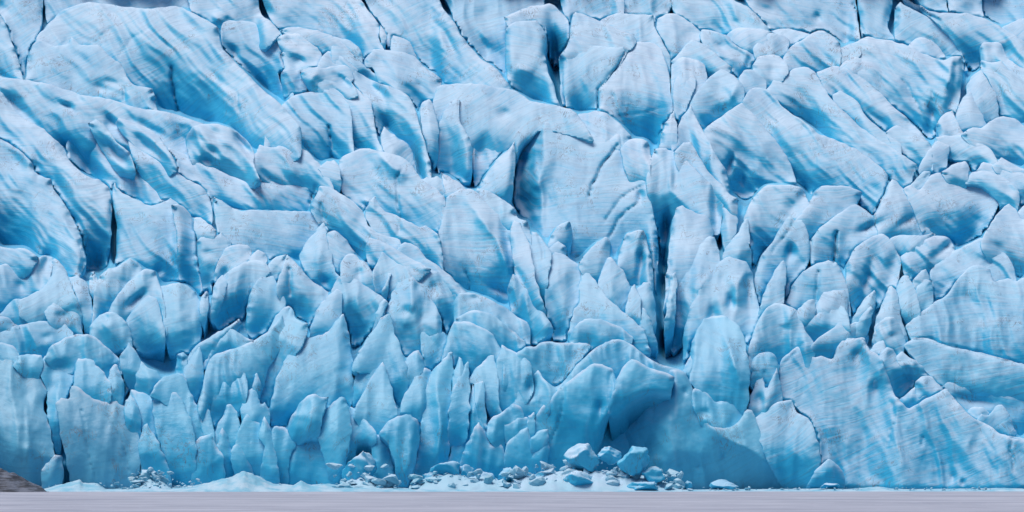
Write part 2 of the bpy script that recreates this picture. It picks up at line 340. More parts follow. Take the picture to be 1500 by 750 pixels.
U2 ridge 815,572 835,548 850,528 870,510 890,500 907,496 927,505 943,520 963,533 985,538 1006,546 1004,580 950,572 900,572 880,555 850,572 828,588 ;d=-2
U3 slab 780,650 783,610 803,585 827,563 847,547 873,530 900,541 904,568 898,592 888,623 877,658 862,690 830,705 800,700 782,680 ;d=-3
U4 slab 889,612 893,585 900,565 910,540 923,526 933,528 950,538 972,543 988,552 984,580 960,578 942,582 920,594 906,614 ;d=-4 ext=0 b=.5 m=.1
U6 slab 865,640 880,600 905,575 945,565 970,580 980,640 985,720 865,720 ;d=7 b=-.8
U5 slab 872,722 876,690 885,655 905,625 925,600 945,582 958,566 965,556 975,545 987,540 1002,545 1014,563 1021,590 1037,622 1050,626 1067,627 1080,620 1094,599 1103,602 1113,630 1127,660 1147,687 1165,691 1180,694 1204,722 ;d=-2 kl=1.1 kr=.08 fr=.38 sat=11 m=.1 dirt=.12
V3 knob 1008,572 1020,568 1033,570 1047,587 1063,586 1083,585 1097,590 1105,604 1084,632 1065,642 1040,638 1018,605
V7 knob 1094,555 1100,525 1113,516 1127,515 1138,523 1142,547 1133,572 1118,565 1107,572
V8 ridge 1092,530 1100,494 1111,467 1127,446 1137,443 1150,446 1164,451 1173,470 1182,488 1197,507 1190,545 1150,545 1125,540 1103,545
V10 fin 1167,488 1188,466 1207,455 1231,443 1241,457 1249,482 1232,498 1200,510 1183,514 ;d=.5 sink=1.5
V11 fin 1184,525 1190,503 1207,489 1233,467 1241,478 1260,470 1274,492 1264,515 1230,520 1203,530 ;d=.5 sink=2
V12 fin 1218,522 1239,497 1265,494 1276,518 1250,530 ;d=.5 sink=2
N2 slope 1136,570 1143,527 1167,508 1180,507 1193,524 1207,521 1220,527 1230,500 1245,497 1263,493 1275,515 1290,520 1310,580 1330,600 1345,590 1385,570 1400,585 1420,610 1445,620 1470,640 1530,650 1530,724 1230,724 1203,690 1198,640 1175,605 1160,588 1144,585 ;d=-1 s1=.8 w=1
X1 fin 1243,540 1257,503 1263,494 1270,507 1275,530 1262,555 ;d=.5 sink=2
X2 fin 1270,524 1280,503 1295,497 1298,512 1286,534 ;d=.5 sink=2
X3 knob 1263,598 1280,553 1287,520 1300,508 1308,510 1317,527 1333,540 1342,556 1324,590 1300,592 1285,604 ;d=.5 sink=2
X4 knob 1311,522 1323,513 1330,523 1350,530 1361,548 1345,560 1330,548 ;d=.5 sink=2
X5 knob 1338,562 1350,550 1363,550 1382,571 1366,590 1345,590 ;d=.5 sink=1.5
X6 knob 1303,598 1327,577 1347,562 1353,568 1359,584 1342,604 1310,608 ;d=.5 sink=1.5
X7 fin 1332,622 1343,597 1367,580 1388,570 1397,583 1404,596 1428,622 1400,650 1350,645 ;d=-1
Y0 slope 1325,480 1328,473 1350,457 1368,443 1385,435 1400,412 1417,391 1437,388 1450,394 1455,412 1478,407 1488,413 1500,406 1530,400 1530,548 1437,530 1390,517 1345,507 ;b=.5
Y1 slab 1322,506 1340,494 1360,495 1390,507 1437,517 1480,528 1530,540 1530,596 1480,590 1450,582 1410,574 1380,570 1368,548 1343,530
Y2 slab 1369,568 1380,558 1410,562 1450,569 1480,575 1530,582 1530,665 1480,652 1440,632 1415,616 1398,600 ;d=2
X9 knob 1413,608 1420,598 1430,595 1440,597 1449,605 1437,620 1420,620
X10 fin 1422,632 1437,606 1447,610 1457,597 1468,592 1477,603 1490,637 1462,652 1440,646
X11 slope 1325,665 1350,648 1380,640 1410,632 1427,623 1440,623 1453,633 1483,640 1530,646 1530,724 1315,724 ;s1=.8 w=1
X12 knob 1338,724 1350,712 1367,700 1390,687 1410,683 1427,693 1446,709 1455,724 ;d=-1
X13 ledge 1420,724 1440,710 1463,703 1483,700 1530,700 1530,724 ;d=-1
'''

# free-standing seracs of the ice front: polygon rows as above, every serac a thing with its own label
SERACS = '''
S5 serac -20,525 0,522 20,523 37,528 50,538 60,553 70,572 63,592 68,610 74,630 79,655 84,680 84,722 -20,722 ;dirt=.22 | thick round-headed blue ice tower at the far left above the dark rock
S5c serac 60,690 70,677 80,665 90,668 93,690 92,722 58,722 ;dirt=.2 | low blunt ice wedge at the foot between the far left tower and the broad slab
S6 serac 56,537 67,520 80,516 103,520 110,533 109,557 98,578 88,600 92,650 84,672 76,640 68,600 70,572 60,555 ;d=1 | bulging ice head hollowed by a shallow bowl right of the far left tower
S8 serac 80,593 90,582 102,586 101,573 107,564 117,569 130,578 145,588 165,588 180,592 192,610 202,630 208,652 207,684 198,700 202,722 105,722 100,690 95,665 88,640 89,615 ;b=.4 dirt=.28 | broad grey-blue ice slab with a notched left shoulder and streaked face
S9 serac 155,575 157,560 160,543 168,533 175,535 175,544 182,557 182,584 170,600 157,595 | slim ice finger with a small knob on top rising above the broad grey-blue slab
S10 serac 179,606 184,588 193,580 203,597 209,622 205,650 190,636 | small rounded ice lobe leaning on the right shoulder of the broad slab
S11 serac 186,588 193,570 213,573 225,577 233,610 238,650 230,672 218,640 206,628 202,602 ;d=1 | flat-topped blue ice block between the broad slab and the smooth rounded tower
S12 serac 202,645 210,623 215,619 223,633 237,657 250,692 250,722 212,722 207,690 | pointed triangular ice wedge right beside the broad grey-blue slab
S15 serac 218,580 233,555 250,548 267,546 273,560 284,585 297,610 305,642 296,660 280,635 262,605 240,590 | sloping pale ice shoulder with a notch behind the smooth rounded tower
S16 serac 222,590 233,572 250,572 258,574 270,590 280,617 288,645 287,695 284,722 250,722 248,690 238,660 228,635 | smooth rounded blue ice tower with a dark lower face left of the dirty stump
S17 serac 290,612 302,597 308,607 315,634 316,672 303,655 | small pointed ice tooth right of the smooth rounded tower
S24 serac 350,608 357,577 367,570 372,566 377,577 380,590 384,595 388,590 394,597 396,622 385,632 358,628 | twin-tipped pale blue ice fin standing behind the cluster of cones
S25 serac 311,655 316,630 323,613 330,597 338,591 347,600 351,618 351,650 340,672 318,672 | smooth bright blue ice cone behind the thin needle
S26 serac 315,665 323,630 328,620 333,633 335,647 344,664 352,684 352,712 324,712 | thin jagged ice needle with grey dirt on its right flank
S27 serac 283,650 293,639 310,636 314,648 326,662 329,690 330,722 280,722 281,680 | squat flat-topped ice stump with a dirty brown side above the snow bank
S28 serac 336,668 342,651 350,645 357,657 367,677 375,705 372,720 350,720 | narrow slanting ice tooth between the thin needle and the twin cones
S29 serac 342,658 350,620 363,606 377,617 384,628 390,650 387,675 382,715 370,715 362,685 352,670 | pointed bright blue ice cone, left one of the touching pair
S30 serac 376,635 387,609 393,620 398,634 405,667 413,722 376,722 382,680 388,655 ;d=-1 | tall narrow ice cone with a sharp tip, right one of the touching pair
S31 serac 396,636 399,626 407,623 423,630 434,640 433,655 423,672 423,722 411,722 404,680 | round-topped ice post between the twin cones and the faceted overhanging head
S32 serac 420,624 432,600 450,578 463,578 480,583 478,598 472,615 467,638 450,634 436,645 428,640 ;d=-3 | faceted pale ice head jutting over a dark blue recess
S33 serac 465,645 470,620 477,600 487,590 500,581 506,584 511,600 515,622 514,648 507,680 502,722 484,722 478,680 ;d=-2 | leaning pale ice blade pressed against the faceted overhanging head
S34 serac 420,655 436,640 450,630 466,636 482,660 492,690 492,722 415,722 ;d=1 | dark blue recessed ice wall beneath the faceted overhanging head
T2 serac 516,608 537,567 550,543 560,530 568,547 576,577 584,612 575,645 545,655 528,622 | large smooth ice cone with a pale tip behind the bulb-shaped pillar
T7 serac 598,722 606,690 614,650 620,600 623,567 633,543 647,528 662,514 664,540 661,580 658,640 657,690 655,722 ;b=.6 | tallest vertical ice pillar with a slanting sharp top and dark blue foot
T8 serac 556,636 567,617 583,608 600,607 613,615 616,637 611,667 602,697 596,722 583,722 580,695 576,668 568,648 ;d=-3 b=1.4 | bulb-shaped ice pillar, wide at the head and narrow at the foot
T9 serac 506,614 513,595 527,603 537,617 551,631 553,650 545,645 532,640 524,643 518,665 506,672 | hooked ice lump arching over a small dark hole
T11 serac 543,645 550,637 563,637 572,660 579,690 582,722 548,722 545,690 ;d=0 | rough whitish crusted ice pillar left of the bulb-shaped pillar
T14 serac 660,560 673,520 678,527 682,565 668,585 | thin ice spike just right of the tall pillar top
T15 serac 656,605 662,573 677,540 685,528 688,553 689,600 682,640 656,650 | flat blue ice spike between the tall pillar and the slender spire
T16 serac 654,695 660,655 678,612 687,583 693,563 700,597 714,640 718,680 692,710 658,715 | slender pointed ice spire rising between the tall pillar and rounded finger
T17 serac 693,572 697,560 707,557 711,567 711,595 716,645 705,628 699,602 | smooth round-tipped ice finger just right of the slender spire
T18 serac 670,685 687,640 700,617 713,640 720,651 730,645 741,661 744,700 738,722 674,722 ;d=-1 | broad pointed ice pyramid with a low right shoulder in front of the slender spire
V1 serac 1000,552 1002,538 1010,520 1017,512 1022,523 1024,570 1008,570 | small sharp ice tooth left of the tall rounded ridge tower
V2 serac 1008,560 1010,520 1017,489 1031,467 1044,462 1053,462 1065,465 1080,475 1088,485 1095,510 1099,545 1098,585 1085,605 1065,608 1045,600 1023,580 1016,555 | tall rounded ice tower with a bright ridge down its right side
V4 serac 1094,605 1103,570 1110,550 1117,545 1119,563 1124,570 1131,553 1138,537 1141,557 1148,588 1132,612 1115,620 1103,615 | two-horned wavy ice fin with a hollow between its tips
V5 serac 1103,615 1117,598 1143,587 1160,585 1168,605 1187,613 1197,637 1204,674 1199,700 1187,722 1150,722 1125,680 1110,640 ;b=.4 | layered pale ice slab behind the sweeping tail of the arch wall
V6 serac 1180,712 1200,683 1213,670 1227,680 1237,697 1239,722 1182,722 ;d=-1 | small ice pyramid with a dark band at the water line
'''

# narrow grooves: width (px), depth (m) | points
CRACKS = '''
4 4 | 251,97 252,115 254,135 262,165
2.5 1.5 | 180,130 183,150
3 3 | 482,185 485,210 487,237
3 2.5 | 917,75 900,102 876,133 878,160
1.6 .5 | 913,87 913,160
2 1.2 | 895,135 900,153 920,193
1.4 .4 | 907,170 945,165 983,155
3 2.2 | 904,213 892,230 880,247 867,272 863,287
2 1 | 942,270 925,280 910,290 888,322
2.4 1.2 | 933,298 918,309 907,320 893,347
2 1.2 | 590,248 580,262 583,307 587,320 583,343
2 1.2 | 652,293 647,317 643,333 648,363
2.2 1.2 | 683,398 688,415 685,428
3.5 3 | 463,273 453,297
2 1 | 470,297 473,325
3.5 3 | 423,393 425,412 424,432
6 7 | 162,297 168,330 168,360 165,392
3 3 | 1303,260 1295,285 1282,310
2 1 | 1323,117 1343,150 1360,187
2 1 | 1365,133 1368,150 1373,167
1.4 .5 | 1222,177 1217,200 1205,222
1.4 .5 | 1195,220 1192,245
3 3 | 1308,10 1305,30 1308,42
4 3.5 | 1250,5 1258,30 1266,54
1.4 .5 | 1347,280 1377,310 1390,337
2 1 | 1163,325 1150,345 1130,370
3 2 | 1188,352 1187,388
4 3 | 1225,340 1222,385
2.4 1.4 | 1198,398 1197,420 1194,440
2.2 1.2 | 1330,497 1360,495 1390,507 1437,517 1500,535
1.8 .7 | 827,570 822,607 813,630 808,650
1.8 .8 | 895,545 893,575 890,605
1.6 .6 | 1180,500 1160,520 1140,545
1.4 .4 | 1460,480 1470,510 1468,520
1.4 .5 | 1431,620 1455,660 1462,695
2 1 | 1483,640 1480,660 1487,690
2 .9 | 1307,590 1310,620 1300,650
2 1.2 | 1352,640 1350,652
1.4 .5 | 85,78 97,58
1.4 .5 | 140,65 160,40
1.4 .6 | 175,80 190,60 215,42
2 1.2 | 345,130 350,165
1.6 .8 | 1120,545 1125,590
2.2 1.2 | 790,345 796,380
1.6 .7 | 120,600 128,650 140,700
1.6 .7 | 160,610 180,650 190,690
'''

# rounded hollows: x y rx ry turn(deg) depth(m)
DENTS = '''
98 157 13 5 25 1.2
163 181 18 8 50 2.6
168 226 26 9 42 3.6
207 213 24 9 38 2.4
215 190 34 9 30 1.6
20 158 32 13 42 3.2
105 228 30 12 42 2.8
20 240 30 14 40 2.0
270 212 24 16 55 3.4
352 208 20 7 55 3.0
317 197 9 6 40 1.6
313 223 9 7 30 1.6
303 235 7 6 0 1.6
150 130 14 7 20 .8
162 122 12 6 10 .9
133 380 14 13 60 1.8
126 367 7 5 0 1.0
232 399 7 8 0 1.6
55 250 6 14 -10 1.6
87 280 7 14 -25 1.2
110 325 7 18 -30 1.4
340 80 18 8 50 2.8
370 112 30 8 45 2.0
440 90 9 6 30 1.4
385 18 9 9 0 1.4
420 62 9 6 30 1.6
430 95 14 8 50 2.2
505 122 18 7 45 1.6
548 130 26 9 50 2.6
570 190 8 20 -25 2.6
536 115 10 10 0 1.5
738 168 9 8 0 1.8
560 95 12 18 -30 1.2
615 130 12 12 0 1.4
655 60 22 8 60 1.4
718 75 10 20 -40 1.2
1198 27 6 7 0 1.4
1120 15 14 7 40 1.2
1080 35 8 7 30 1.2
1055 68 8 7 20 1.2
1014 50 10 8 30 1.3
1145 90 8 10 0 1.0
1132 105 10 8 40 1.4
1060 165 12 10 0 .8
1453 70 8 10 0 1.0
1475 80 7 14 -25 1.6
1395 150 8 22 15 1.6
1398 110 7 24 8 1.6
1365 170 7 16 0 1.8
1300 150 16 9 40 1.2
1330 185 22 8 45 1.2
1068 245 6 15 15 2.2
1085 265 9 14 10 1.8
1178 285 7 14 0 1.6
1160 305 10 14 30 1.8
1052 320 9 34 -5 3.0
1157 375 7 14 10 1.8
1070 445 7 18 5 1.8
1097 430 5 24 -5 1.6
1045 465 8 16 10 1.6
975 335 6 20 5 3.2
938 388 6 26 8 2.4
938 290 5 10 0 1.4
613 422 6 9 -20 1.4
597 460 10 10 0 1.8
527 403 7 9 -10 1.4
635 425 8 10 0 1.2
617 470 9 14 0 1.4
530 320 9 14 0 1.2
745 360 7 20 -20 1.4
730 425 18 6 25 1.0
695 437 7 5 0 1.2
760 405 6 18 -25 1.2
435 380 10 8 0 1.0
305 372 9 7 0 1.2
325 405 6 12 30 1.0
475 415 9 8 0 1.4
395 410 10 8 0 .6
200 395 6 10 0 1.2
30 420 7 7 0 1.0
68 390 8 22 15 2.0
90 465 9 8 0 1.2
180 415 10 9 40 1.0
200 440 16 6 -40 1.6
155 465 10 6 20 1.6
92 540 14 12 0 1.6
78 570 9 12 0 1.0
35 580 8 10 0 .6
75 550 9 14 20 1.0
70 495 10 6 0 .8
778 570 7 13 5 2.0
880 600 5 14 5 1.0
1322 562 14 13 0 2.4
1330 543 5 6 0 1.2
1307 523 7 9 -20 1.6
1283 570 8 14 15 1.8
1256 522 6 10 0 1.4
1345 575 7 6 0 1.0
1397 700 5 9 0 1.2
1411 708 4 6 0 1.0
1285 478 14 8 0 1.0
1309 493 7 6 0 1.0
1030 607 9 7 0 1.4
1004 574 4 6 0 .8
1058 668 3 6 0 .6
1022 683 4 4 0 .6
1112 588 6 10 0 2.0
1430 590 30 9 8 1.0
1415 440 20 12 20 .6
1370 400 14 8 -20 1.0
1385 365 20 7 -35 1.4
1330 325 14 5 -30 1.0
1475 280 10 6 20 .8
1275 335 20 7 -25 1.6
1310 390 10 26 15 1.6
1268 415 7 30 15 1.6
1240 350 10 18 0 1.2
1460 365 18 8 40 .8
700 230 10 26 20 1.6
660 235 14 22 0 1.4
800 300 14 40 5 1.8
815 90 6 40 -8 3.0
'''

# raised bright edges (creases): half-width (px), height (m) | points
CREASES = '''
12 2.2 | 683,290 707,323 730,353 740,383 747,420
8 1.4 | 980,237 983,280 1000,300
9 1.6 | 1097,390 1080,417 1078,450
9 1.8 | 1060,487 1080,543 1083,565
10 1.6 | 1095,66 1090,90 1086,108
10 1.6 | 1083,120 1072,140 1066,155
8 2.0 | 1396,84 1392,110 1386,130
10 1.8 | 553,222 575,245 600,260
12 1.6 | 262,330 264,420
9 1.4 | 540,290 535,300
10 1.6 | 160,195 190,215 205,245 215,265
10 1.4 | 240,175 275,180 300,200 325,225 350,250
8 1.4 | 295,205 292,235
10 1.6 | 60,120 110,150 140,170
10 1.4 | 600,410 605,440 590,480
8 1.2 | 640,430 640,500
10 1.6 | 310,20 330,32
9 1.2 | 1463,283 1450,318 1428,350
10 1.2 | 1020,430 1040,400
9 1.4 | 110,420 116,450
9 1.4 | 640,560 645,620 640,700
8 1.2 | 694,575 692,620 690,660
9 1.2 | 40,590 42,640 40,690
10 1.3 | 905,560 880,640
12 1.4 | 1020,600 1060,640 1100,660 1140,690
9 1.2 | 1160,455 1150,480
10 1.3 | 1300,510 1290,540 1288,570
9 1.4 | 1320,530 1325,548
10 1.2 | 470,100 450,125
10 1.4 | 755,95 780,110
'''

# deep open crevasses: x y rx ry turn(deg) extra depth(m)
CHASMS = '''
757 262 9 60 -4 6
975 450 8 62 0 6
980 505 14 18 0 5
816 105 9 55 -10 9
988 140 5 45 -5 6
295 395 8 40 -6 8
796 440 8 40 -15 6
661 440 6 26 0 5
168 345 5 50 0 6
1283 285 5 28 -20 4
622 230 6 40 -15 4
735 300 6 20 0 3
1258 30 5 35 -12 5
20 70 8 45 -15 4
905 640 30 40 0 3
255 130 4 40 -5 3
1052 330 6 40 0 4
'''
STEP = 2.4
SSS = 0.0

# ------------------------------------------------------------------ materials
def new_mat(name):
    m = bpy.data.materials.new(name)
    m.use_nodes = True
    nt = m.node_tree
    nt.nodes.clear()
    return m, nt


class NT:
    def __init__(s, nt):
        s.nt = nt

    def n(s, t, **kw):
        nd = s.nt.nodes.new(t)
        for k, v in kw.items():
            setattr(nd, k, v)
        return nd

    def put(s, sock, v):
        if hasattr(v, 'is_output') or hasattr(v, 'links'):
            s.nt.links.new(v, sock)
        elif isinstance(v, tuple) and len(v) == 3 and sock.type == 'RGBA':
            sock.default_value = (*v, 1)
        else:
            sock.default_value = v

    def math(s, op, a, b=0.0, c=0.0, clamp=False):
        nd = s.n('ShaderNodeMath', operation=op, use_clamp=clamp)
        s.put(nd.inputs[0], a); s.put(nd.inputs[1], b); s.put(nd.inputs[2], c)
        return nd.outputs[0]

    def mix(s, f, a, b):
        nd = s.n('ShaderNodeMix', data_type='RGBA')
        s.put(nd.inputs[0], f); s.put(nd.inputs[6], a); s.put(nd.inputs[7], b)
        return nd.outputs[2]

    def ramp(s, v, lo, hi, a=0.0, b=1.0):
        nd = s.n('ShaderNodeMapRange', interpolation_type='SMOOTHSTEP')
        s.put(nd.inputs[0], v)
        nd.inputs[1].default_value = lo; nd.inputs[2].default_value = hi
        nd.inputs[3].default_value = a; nd.inputs[4].default_value = b
        return nd.outputs[0]

    def noise(s, vec, scale, detail=3.0, rough=0.55, dist=0.0):
        nd = s.n('ShaderNodeTexNoise')
        s.put(nd.inputs['Vector'], vec)
        nd.inputs['Scale'].default_value = scale
        nd.inputs['Detail'].default_value = detail
        nd.inputs['Roughness'].default_value = rough
        nd.inputs['Distortion'].default_value = dist
        return nd.outputs[0]

    def mapping(s, vec, rot=(0, 0, 0), scale=(1, 1, 1)):
        nd = s.n('ShaderNodeMapping')
        s.put(nd.inputs['Vector'], vec)
        nd.inputs['Rotation'].default_value = rot
        nd.inputs['Scale'].default_value = scale
        return nd.outputs[0]


def ice_material(name, blue, pale, crust, white=0.9, dirt=0.75, strata=1.0, sss=0.0):
    """Glacier ice: clear blue ice, a granular weathered crust on surfaces that face the sky,
    thin tilted layers, and lines of wind-blown dirt."""
    m, nt = new_mat(name)
    g = NT(nt)
    geo = g.n('ShaderNodeNewGeometry')
    P, N = geo.outputs['Position'], geo.outputs['Normal']
    info = g.n('ShaderNodeObjectInfo')
    sep = g.n('ShaderNodeSeparateXYZ'); g.put(sep.inputs[0], N)
    osep = g.n('ShaderNodeSeparateColor'); g.put(osep.inputs[0], info.outputs['Color'])
    big = g.noise(P, 0.10, 3.0)
    mid = g.noise(P, 0.55, 4.0, 0.6, 0.6)
    # layers: thin sheets, tilted, gently folded
    warp = g.n('ShaderNodeVectorMath', operation='MULTIPLY_ADD')
    nz = g.n('ShaderNodeTexNoise'); nz.inputs['Scale'].default_value = 0.035; nz.inputs['Detail'].default_value = 2.0
    g.put(nz.inputs['Vector'], P)
    g.put(warp.inputs[0], nz.outputs[1]); warp.inputs[1].default_value = (6, 6, 14); g.put(warp.inputs[2], P)
    vr = g.n('ShaderNodeVectorRotate', rotation_type='AXIS_ANGLE')
    vr.inputs['Axis'].default_value = (0.15, 1, 0.1)
    g.put(vr.inputs['Vector'], warp.outputs[0])
    g.put(vr.inputs['Angle'], g.math('MULTIPLY_ADD', info.outputs['Random'], 0.9, -0.28))
    lay = g.mapping(vr.outputs[0], (R(8), 0, 0), (0.10, 0.10, 2.6))
    l1 = g.noise(lay, 1.0, 4.0, 0.65)
    lay2 = g.mapping(vr.outputs[0], (R(5), R(6), 0), (0.22, 0.22, 3.6))
    l2 = g.noise(lay2, 1.0, 3.0, 0.6)
    layer = g.math('ADD', g.math('MULTIPLY', l1, 0.6), g.math('MULTIPLY', l2, 0.4))
    lines = g.math('MULTIPLY', g.ramp(layer, 0.50, 0.62), osep.outputs[2])
    # weathered crust on skyward surfaces, patchy
    up = g.math('ADD', sep.outputs[2], g.math('MULTIPLY', g.math('SUBTRACT', mid, 0.5), 0.2))
    up = g.math('ADD', up, g.math('MULTIPLY', g.math('SUBTRACT', big, 0.5), 0.5))
    up = g.math('ADD', up, g.math('MULTIPLY', g.math('MULTIPLY', g.math('SUBTRACT', layer, 0.5), 1.0 * strata), osep.outputs[2]))
    cr = g.math('MULTIPLY', g.ramp(up, 0.22, 1.0), osep.outputs[0])
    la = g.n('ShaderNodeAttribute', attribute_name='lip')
    cr = g.math('MAXIMUM', cr, g.math('MULTIPLY', la.outputs['Fac'], 0.9))  # crest and flank edges take the crust colour as well
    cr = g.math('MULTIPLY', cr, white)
    body = g.mix(g.ramp(big, 0.3, 0.7), blue, pale)
    body = g.mix(g.math('MULTIPLY', lines, 0.35 * strata), body, tuple(c * 0.72 for c in blue))
    crc = g.mix(g.ramp(g.noise(P, 0.22, 4.0, 0.65), 0.45, 0.72), crust, (0.52, 0.63, 0.78))
    col = g.mix(cr, body, crc)
    col = g.mix(g.math('MULTIPLY', lines, 0.28 * strata), col, (0.11, 0.36, 0.53))
    # dirt: short dark veins and specks
    dv = g.mapping(warp.outputs[0], (R(20), R(35), R(10)), (0.5, 0.3, 0.16))
    vein = g.noise(dv, 1.0, 5.0, 0.7, 1.2)
    vein = g.math('ABSOLUTE', g.math('SUBTRACT', vein, 0.5))
    vein = g.ramp(vein, 0.0, 0.022, 1.0, 0.0)
    where = g.ramp(g.noise(P, 0.16, 2.0), 0.50, 0.64)
    speck = g.ramp(g.noise(P, 2.4, 3.0, 0.7), 0.66, 0.74)
    df = g.math('MULTIPLY', g.math('MAXIMUM', g.math('MULTIPLY', vein, where), g.math('MULTIPLY', speck, g.math('MULTIPLY', where, 0.16))), dirt)
    df = g.math('MULTIPLY', df, g.ramp(mid, 0.35, 0.6))
    col = g.mix(df, col, (0.13, 0.10, 0.12))
    # dirty ice tint per block
    col = g.mix(osep.outputs[1], col, (0.30, 0.37, 0.43))
    b = g.n('ShaderNodeBsdfPrincipled')
    g.put(b.inputs['Base Color'], col)
    g.put(b.inputs['Roughness'], g.ramp(cr, 0, 0.8, 0.34, 0.62))
    b.inputs['IOR'].default_value = 1.31
    if sss:
        b.inputs['Subsurface Weight'].default_value = sss
        b.inputs['Subsurface Radius'].default_value = (0.25, 0.8, 1.0)
        b.inputs['Subsurface Scale'].default_value = 1.0
    h = g.math('ADD', g.math('MULTIPLY', g.math('MULTIPLY', layer, 0.55 * strata), osep.outputs[2]), g.math('MULTIPLY', mid, 0.12))
    fine = g.noise(P, 2.2, 4.0, 0.65)
    h = g.math('ADD', h, g.math('MULTIPLY', fine, 0.22))
    bp = g.n('ShaderNodeBump')
    bp.inputs['Strength'].default_value = 0.75
    bp.inputs['Distance'].default_value = 0.28
    g.put(bp.inputs['Height'], h)
    g.put(b.inputs['Normal'], bp.outputs[0])
    o = g.n('ShaderNodeOutputMaterial')
    nt.links.new(b.outputs[0], o.inputs[0])
    return m


ICE = ice_material('glacier_ice', (0.022, 0.40, 0.66), (0.07, 0.53, 0.78), (0.62, 0.75, 0.89), sss=SSS)
CRUSHED = ice_material('crushed_ice', (0.12, 0.45, 0.62), (0.26, 0.55, 0.71), (0.46, 0.65, 0.77), dirt=0.5, strata=0.2)


def snow_material():
    m, nt = new_mat('wind_packed_snow')
    g = NT(nt)
    P = g.n('ShaderNodeNewGeometry').outputs['Position']
    a = g.noise(P, 0.4, 4.0)
    c = g.mix(g.ramp(a, 0.35, 0.65), (0.18, 0.46, 0.62), (0.40, 0.58, 0.70))
    sp = g.ramp(g.noise(P, 1.4, 4.0, 0.7), 0.62, 0.74)
    c = g.mix(g.math('MULTIPLY', sp, 0.35), c, (0.30, 0.28, 0.33))
    b = g.n('ShaderNodeBsdfPrincipled')
    g.put(b.inputs['Base Color'], c); b.inputs['Roughness'].default_value = 0.7
    bp = g.n('ShaderNodeBump'); bp.inputs['Strength'].default_value = 0.5; bp.inputs['Distance'].default_value = 0.2
    g.put(bp.inputs['Height'], g.noise(P, 1.8, 5.0, 0.6)); g.put(b.inputs['Normal'], bp.outputs[0])
    o = g.n('ShaderNodeOutputMaterial'); nt.links.new(b.outputs[0], o.inputs[0])
    return m


def lake_material():
    m, nt = new_mat('frozen_lake')
    g = NT(nt)
    P = g.n('ShaderNodeNewGeometry').outputs['Position']
    a = g.noise(g.mapping(P, (0, 0, R(4)), (0.05, 0.10, 1)), 1.0, 6.0, 0.65, 0.5)
    c = g.mix(g.ramp(a, 0.3, 0.7), (0.28, 0.30, 0.37), (0.41, 0.43, 0.505))
    s = g.noise(g.mapping(P, (0, 0, R(-3)), (0.03, 0.22, 1)), 1.0, 4.0, 0.7)
    c = g.mix(g.math('MULTIPLY', g.ramp(s, 0.56, 0.66), 0.55), c, (0.17, 0.175, 0.25))
    f = g.noise(g.mapping(P, (0, 0, 0), (0.5, 0.12, 1)), 1.0, 3.0, 0.7)
    c = g.mix(g.math('MULTIPLY', g.ramp(f, 0.58, 0.72), 0.5), c, (0.45, 0.46, 0.54))
    b = g.n('ShaderNodeBsdfPrincipled')
    g.put(b.inputs['Base Color'], c); b.inputs['Roughness'].default_value = 0.75
    b.inputs['Specular IOR Level'].default_value = 0.2
    o = g.n('ShaderNodeOutputMaterial'); nt.links.new(b.outputs[0], o.inputs[0])
    return m


def rock_material():
    m, nt = new_mat('moraine_rock')
    g = NT(nt)
    P = g.n('ShaderNodeNewGeometry').outputs['Position']
    lay = g.noise(g.mapping(P, (0, R(-28), 0), (0.25, 0.25, 2.2)), 1.0, 5.0, 0.7)
    c = g.mix(g.ramp(lay, 0.42, 0.6), (0.022, 0.028, 0.042), (0.13, 0.155, 0.21))
    b = g.n('ShaderNodeBsdfPrincipled')
    g.put(b.inputs['Base Color'], c); b.inputs['Roughness'].default_value = 0.8
    bp = g.n('ShaderNodeBump'); bp.inputs['Strength'].default_value = 0.8; bp.inputs['Distance'].default_value = 0.3
    g.put(bp.inputs['Height'], lay); g.put(b.inputs['Normal'], bp.outputs[0])
    o = g.n('ShaderNodeOutputMaterial'); nt.links.new(b.outputs[0], o.inputs[0])
    return m


SNOW, LAKE, ROCK = snow_material(), lake_material(), rock_material()

# ------------------------------------------------------------------ mesh helpers
def mesh_obj(name, verts, quads, mat, base=None, tris=None, smooth=True, parent=None, lip=None):
    verts = np.asarray(verts, np.float64)
    if base is None:
        base = np.array([verts[:, 0].mean(), verts[:, 1].mean(), verts[:, 2].min()])
    v = (verts - base).astype(np.float32)
    me = bpy.data.meshes.new(name)
    quads = np.asarray(quads, np.int32).reshape(-1, 4)
    loops = quads.ravel()
    starts = np.arange(len(quads), dtype=np.int32)*4
    if tris is not None and len(tris):
        tris = np.asarray(tris, np.int32).reshape(-1, 3)
        starts = np.concatenate([starts, len(loops) + np.arange(len(tris), dtype=np.int32)*3])
        loops = np.concatenate([loops, tris.ravel()])
    me.vertices.add(len(v)); me.vertices.foreach_set('co', v.ravel())
    me.loops.add(len(loops)); me.loops.foreach_set('vertex_index', loops)
    me.polygons.add(len(starts)); me.polygons.foreach_set('loop_start', starts)
    me.polygons.foreach_set('use_smooth', np.full(len(starts), smooth))
    me.update(calc_edges=True); me.validate()
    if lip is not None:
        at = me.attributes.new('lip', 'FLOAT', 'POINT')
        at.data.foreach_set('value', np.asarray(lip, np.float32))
    me.materials.append(mat)
    o = bpy.data.objects.new(name, me)
    o.location = base
    COL.objects.link(o)
    if parent:
        o.parent = parent
        o.location = Vector(base) - parent.location
    return o


def polyline(s):
    return np.array([[float(c) for c in p.split(',')] for p in s.split()])


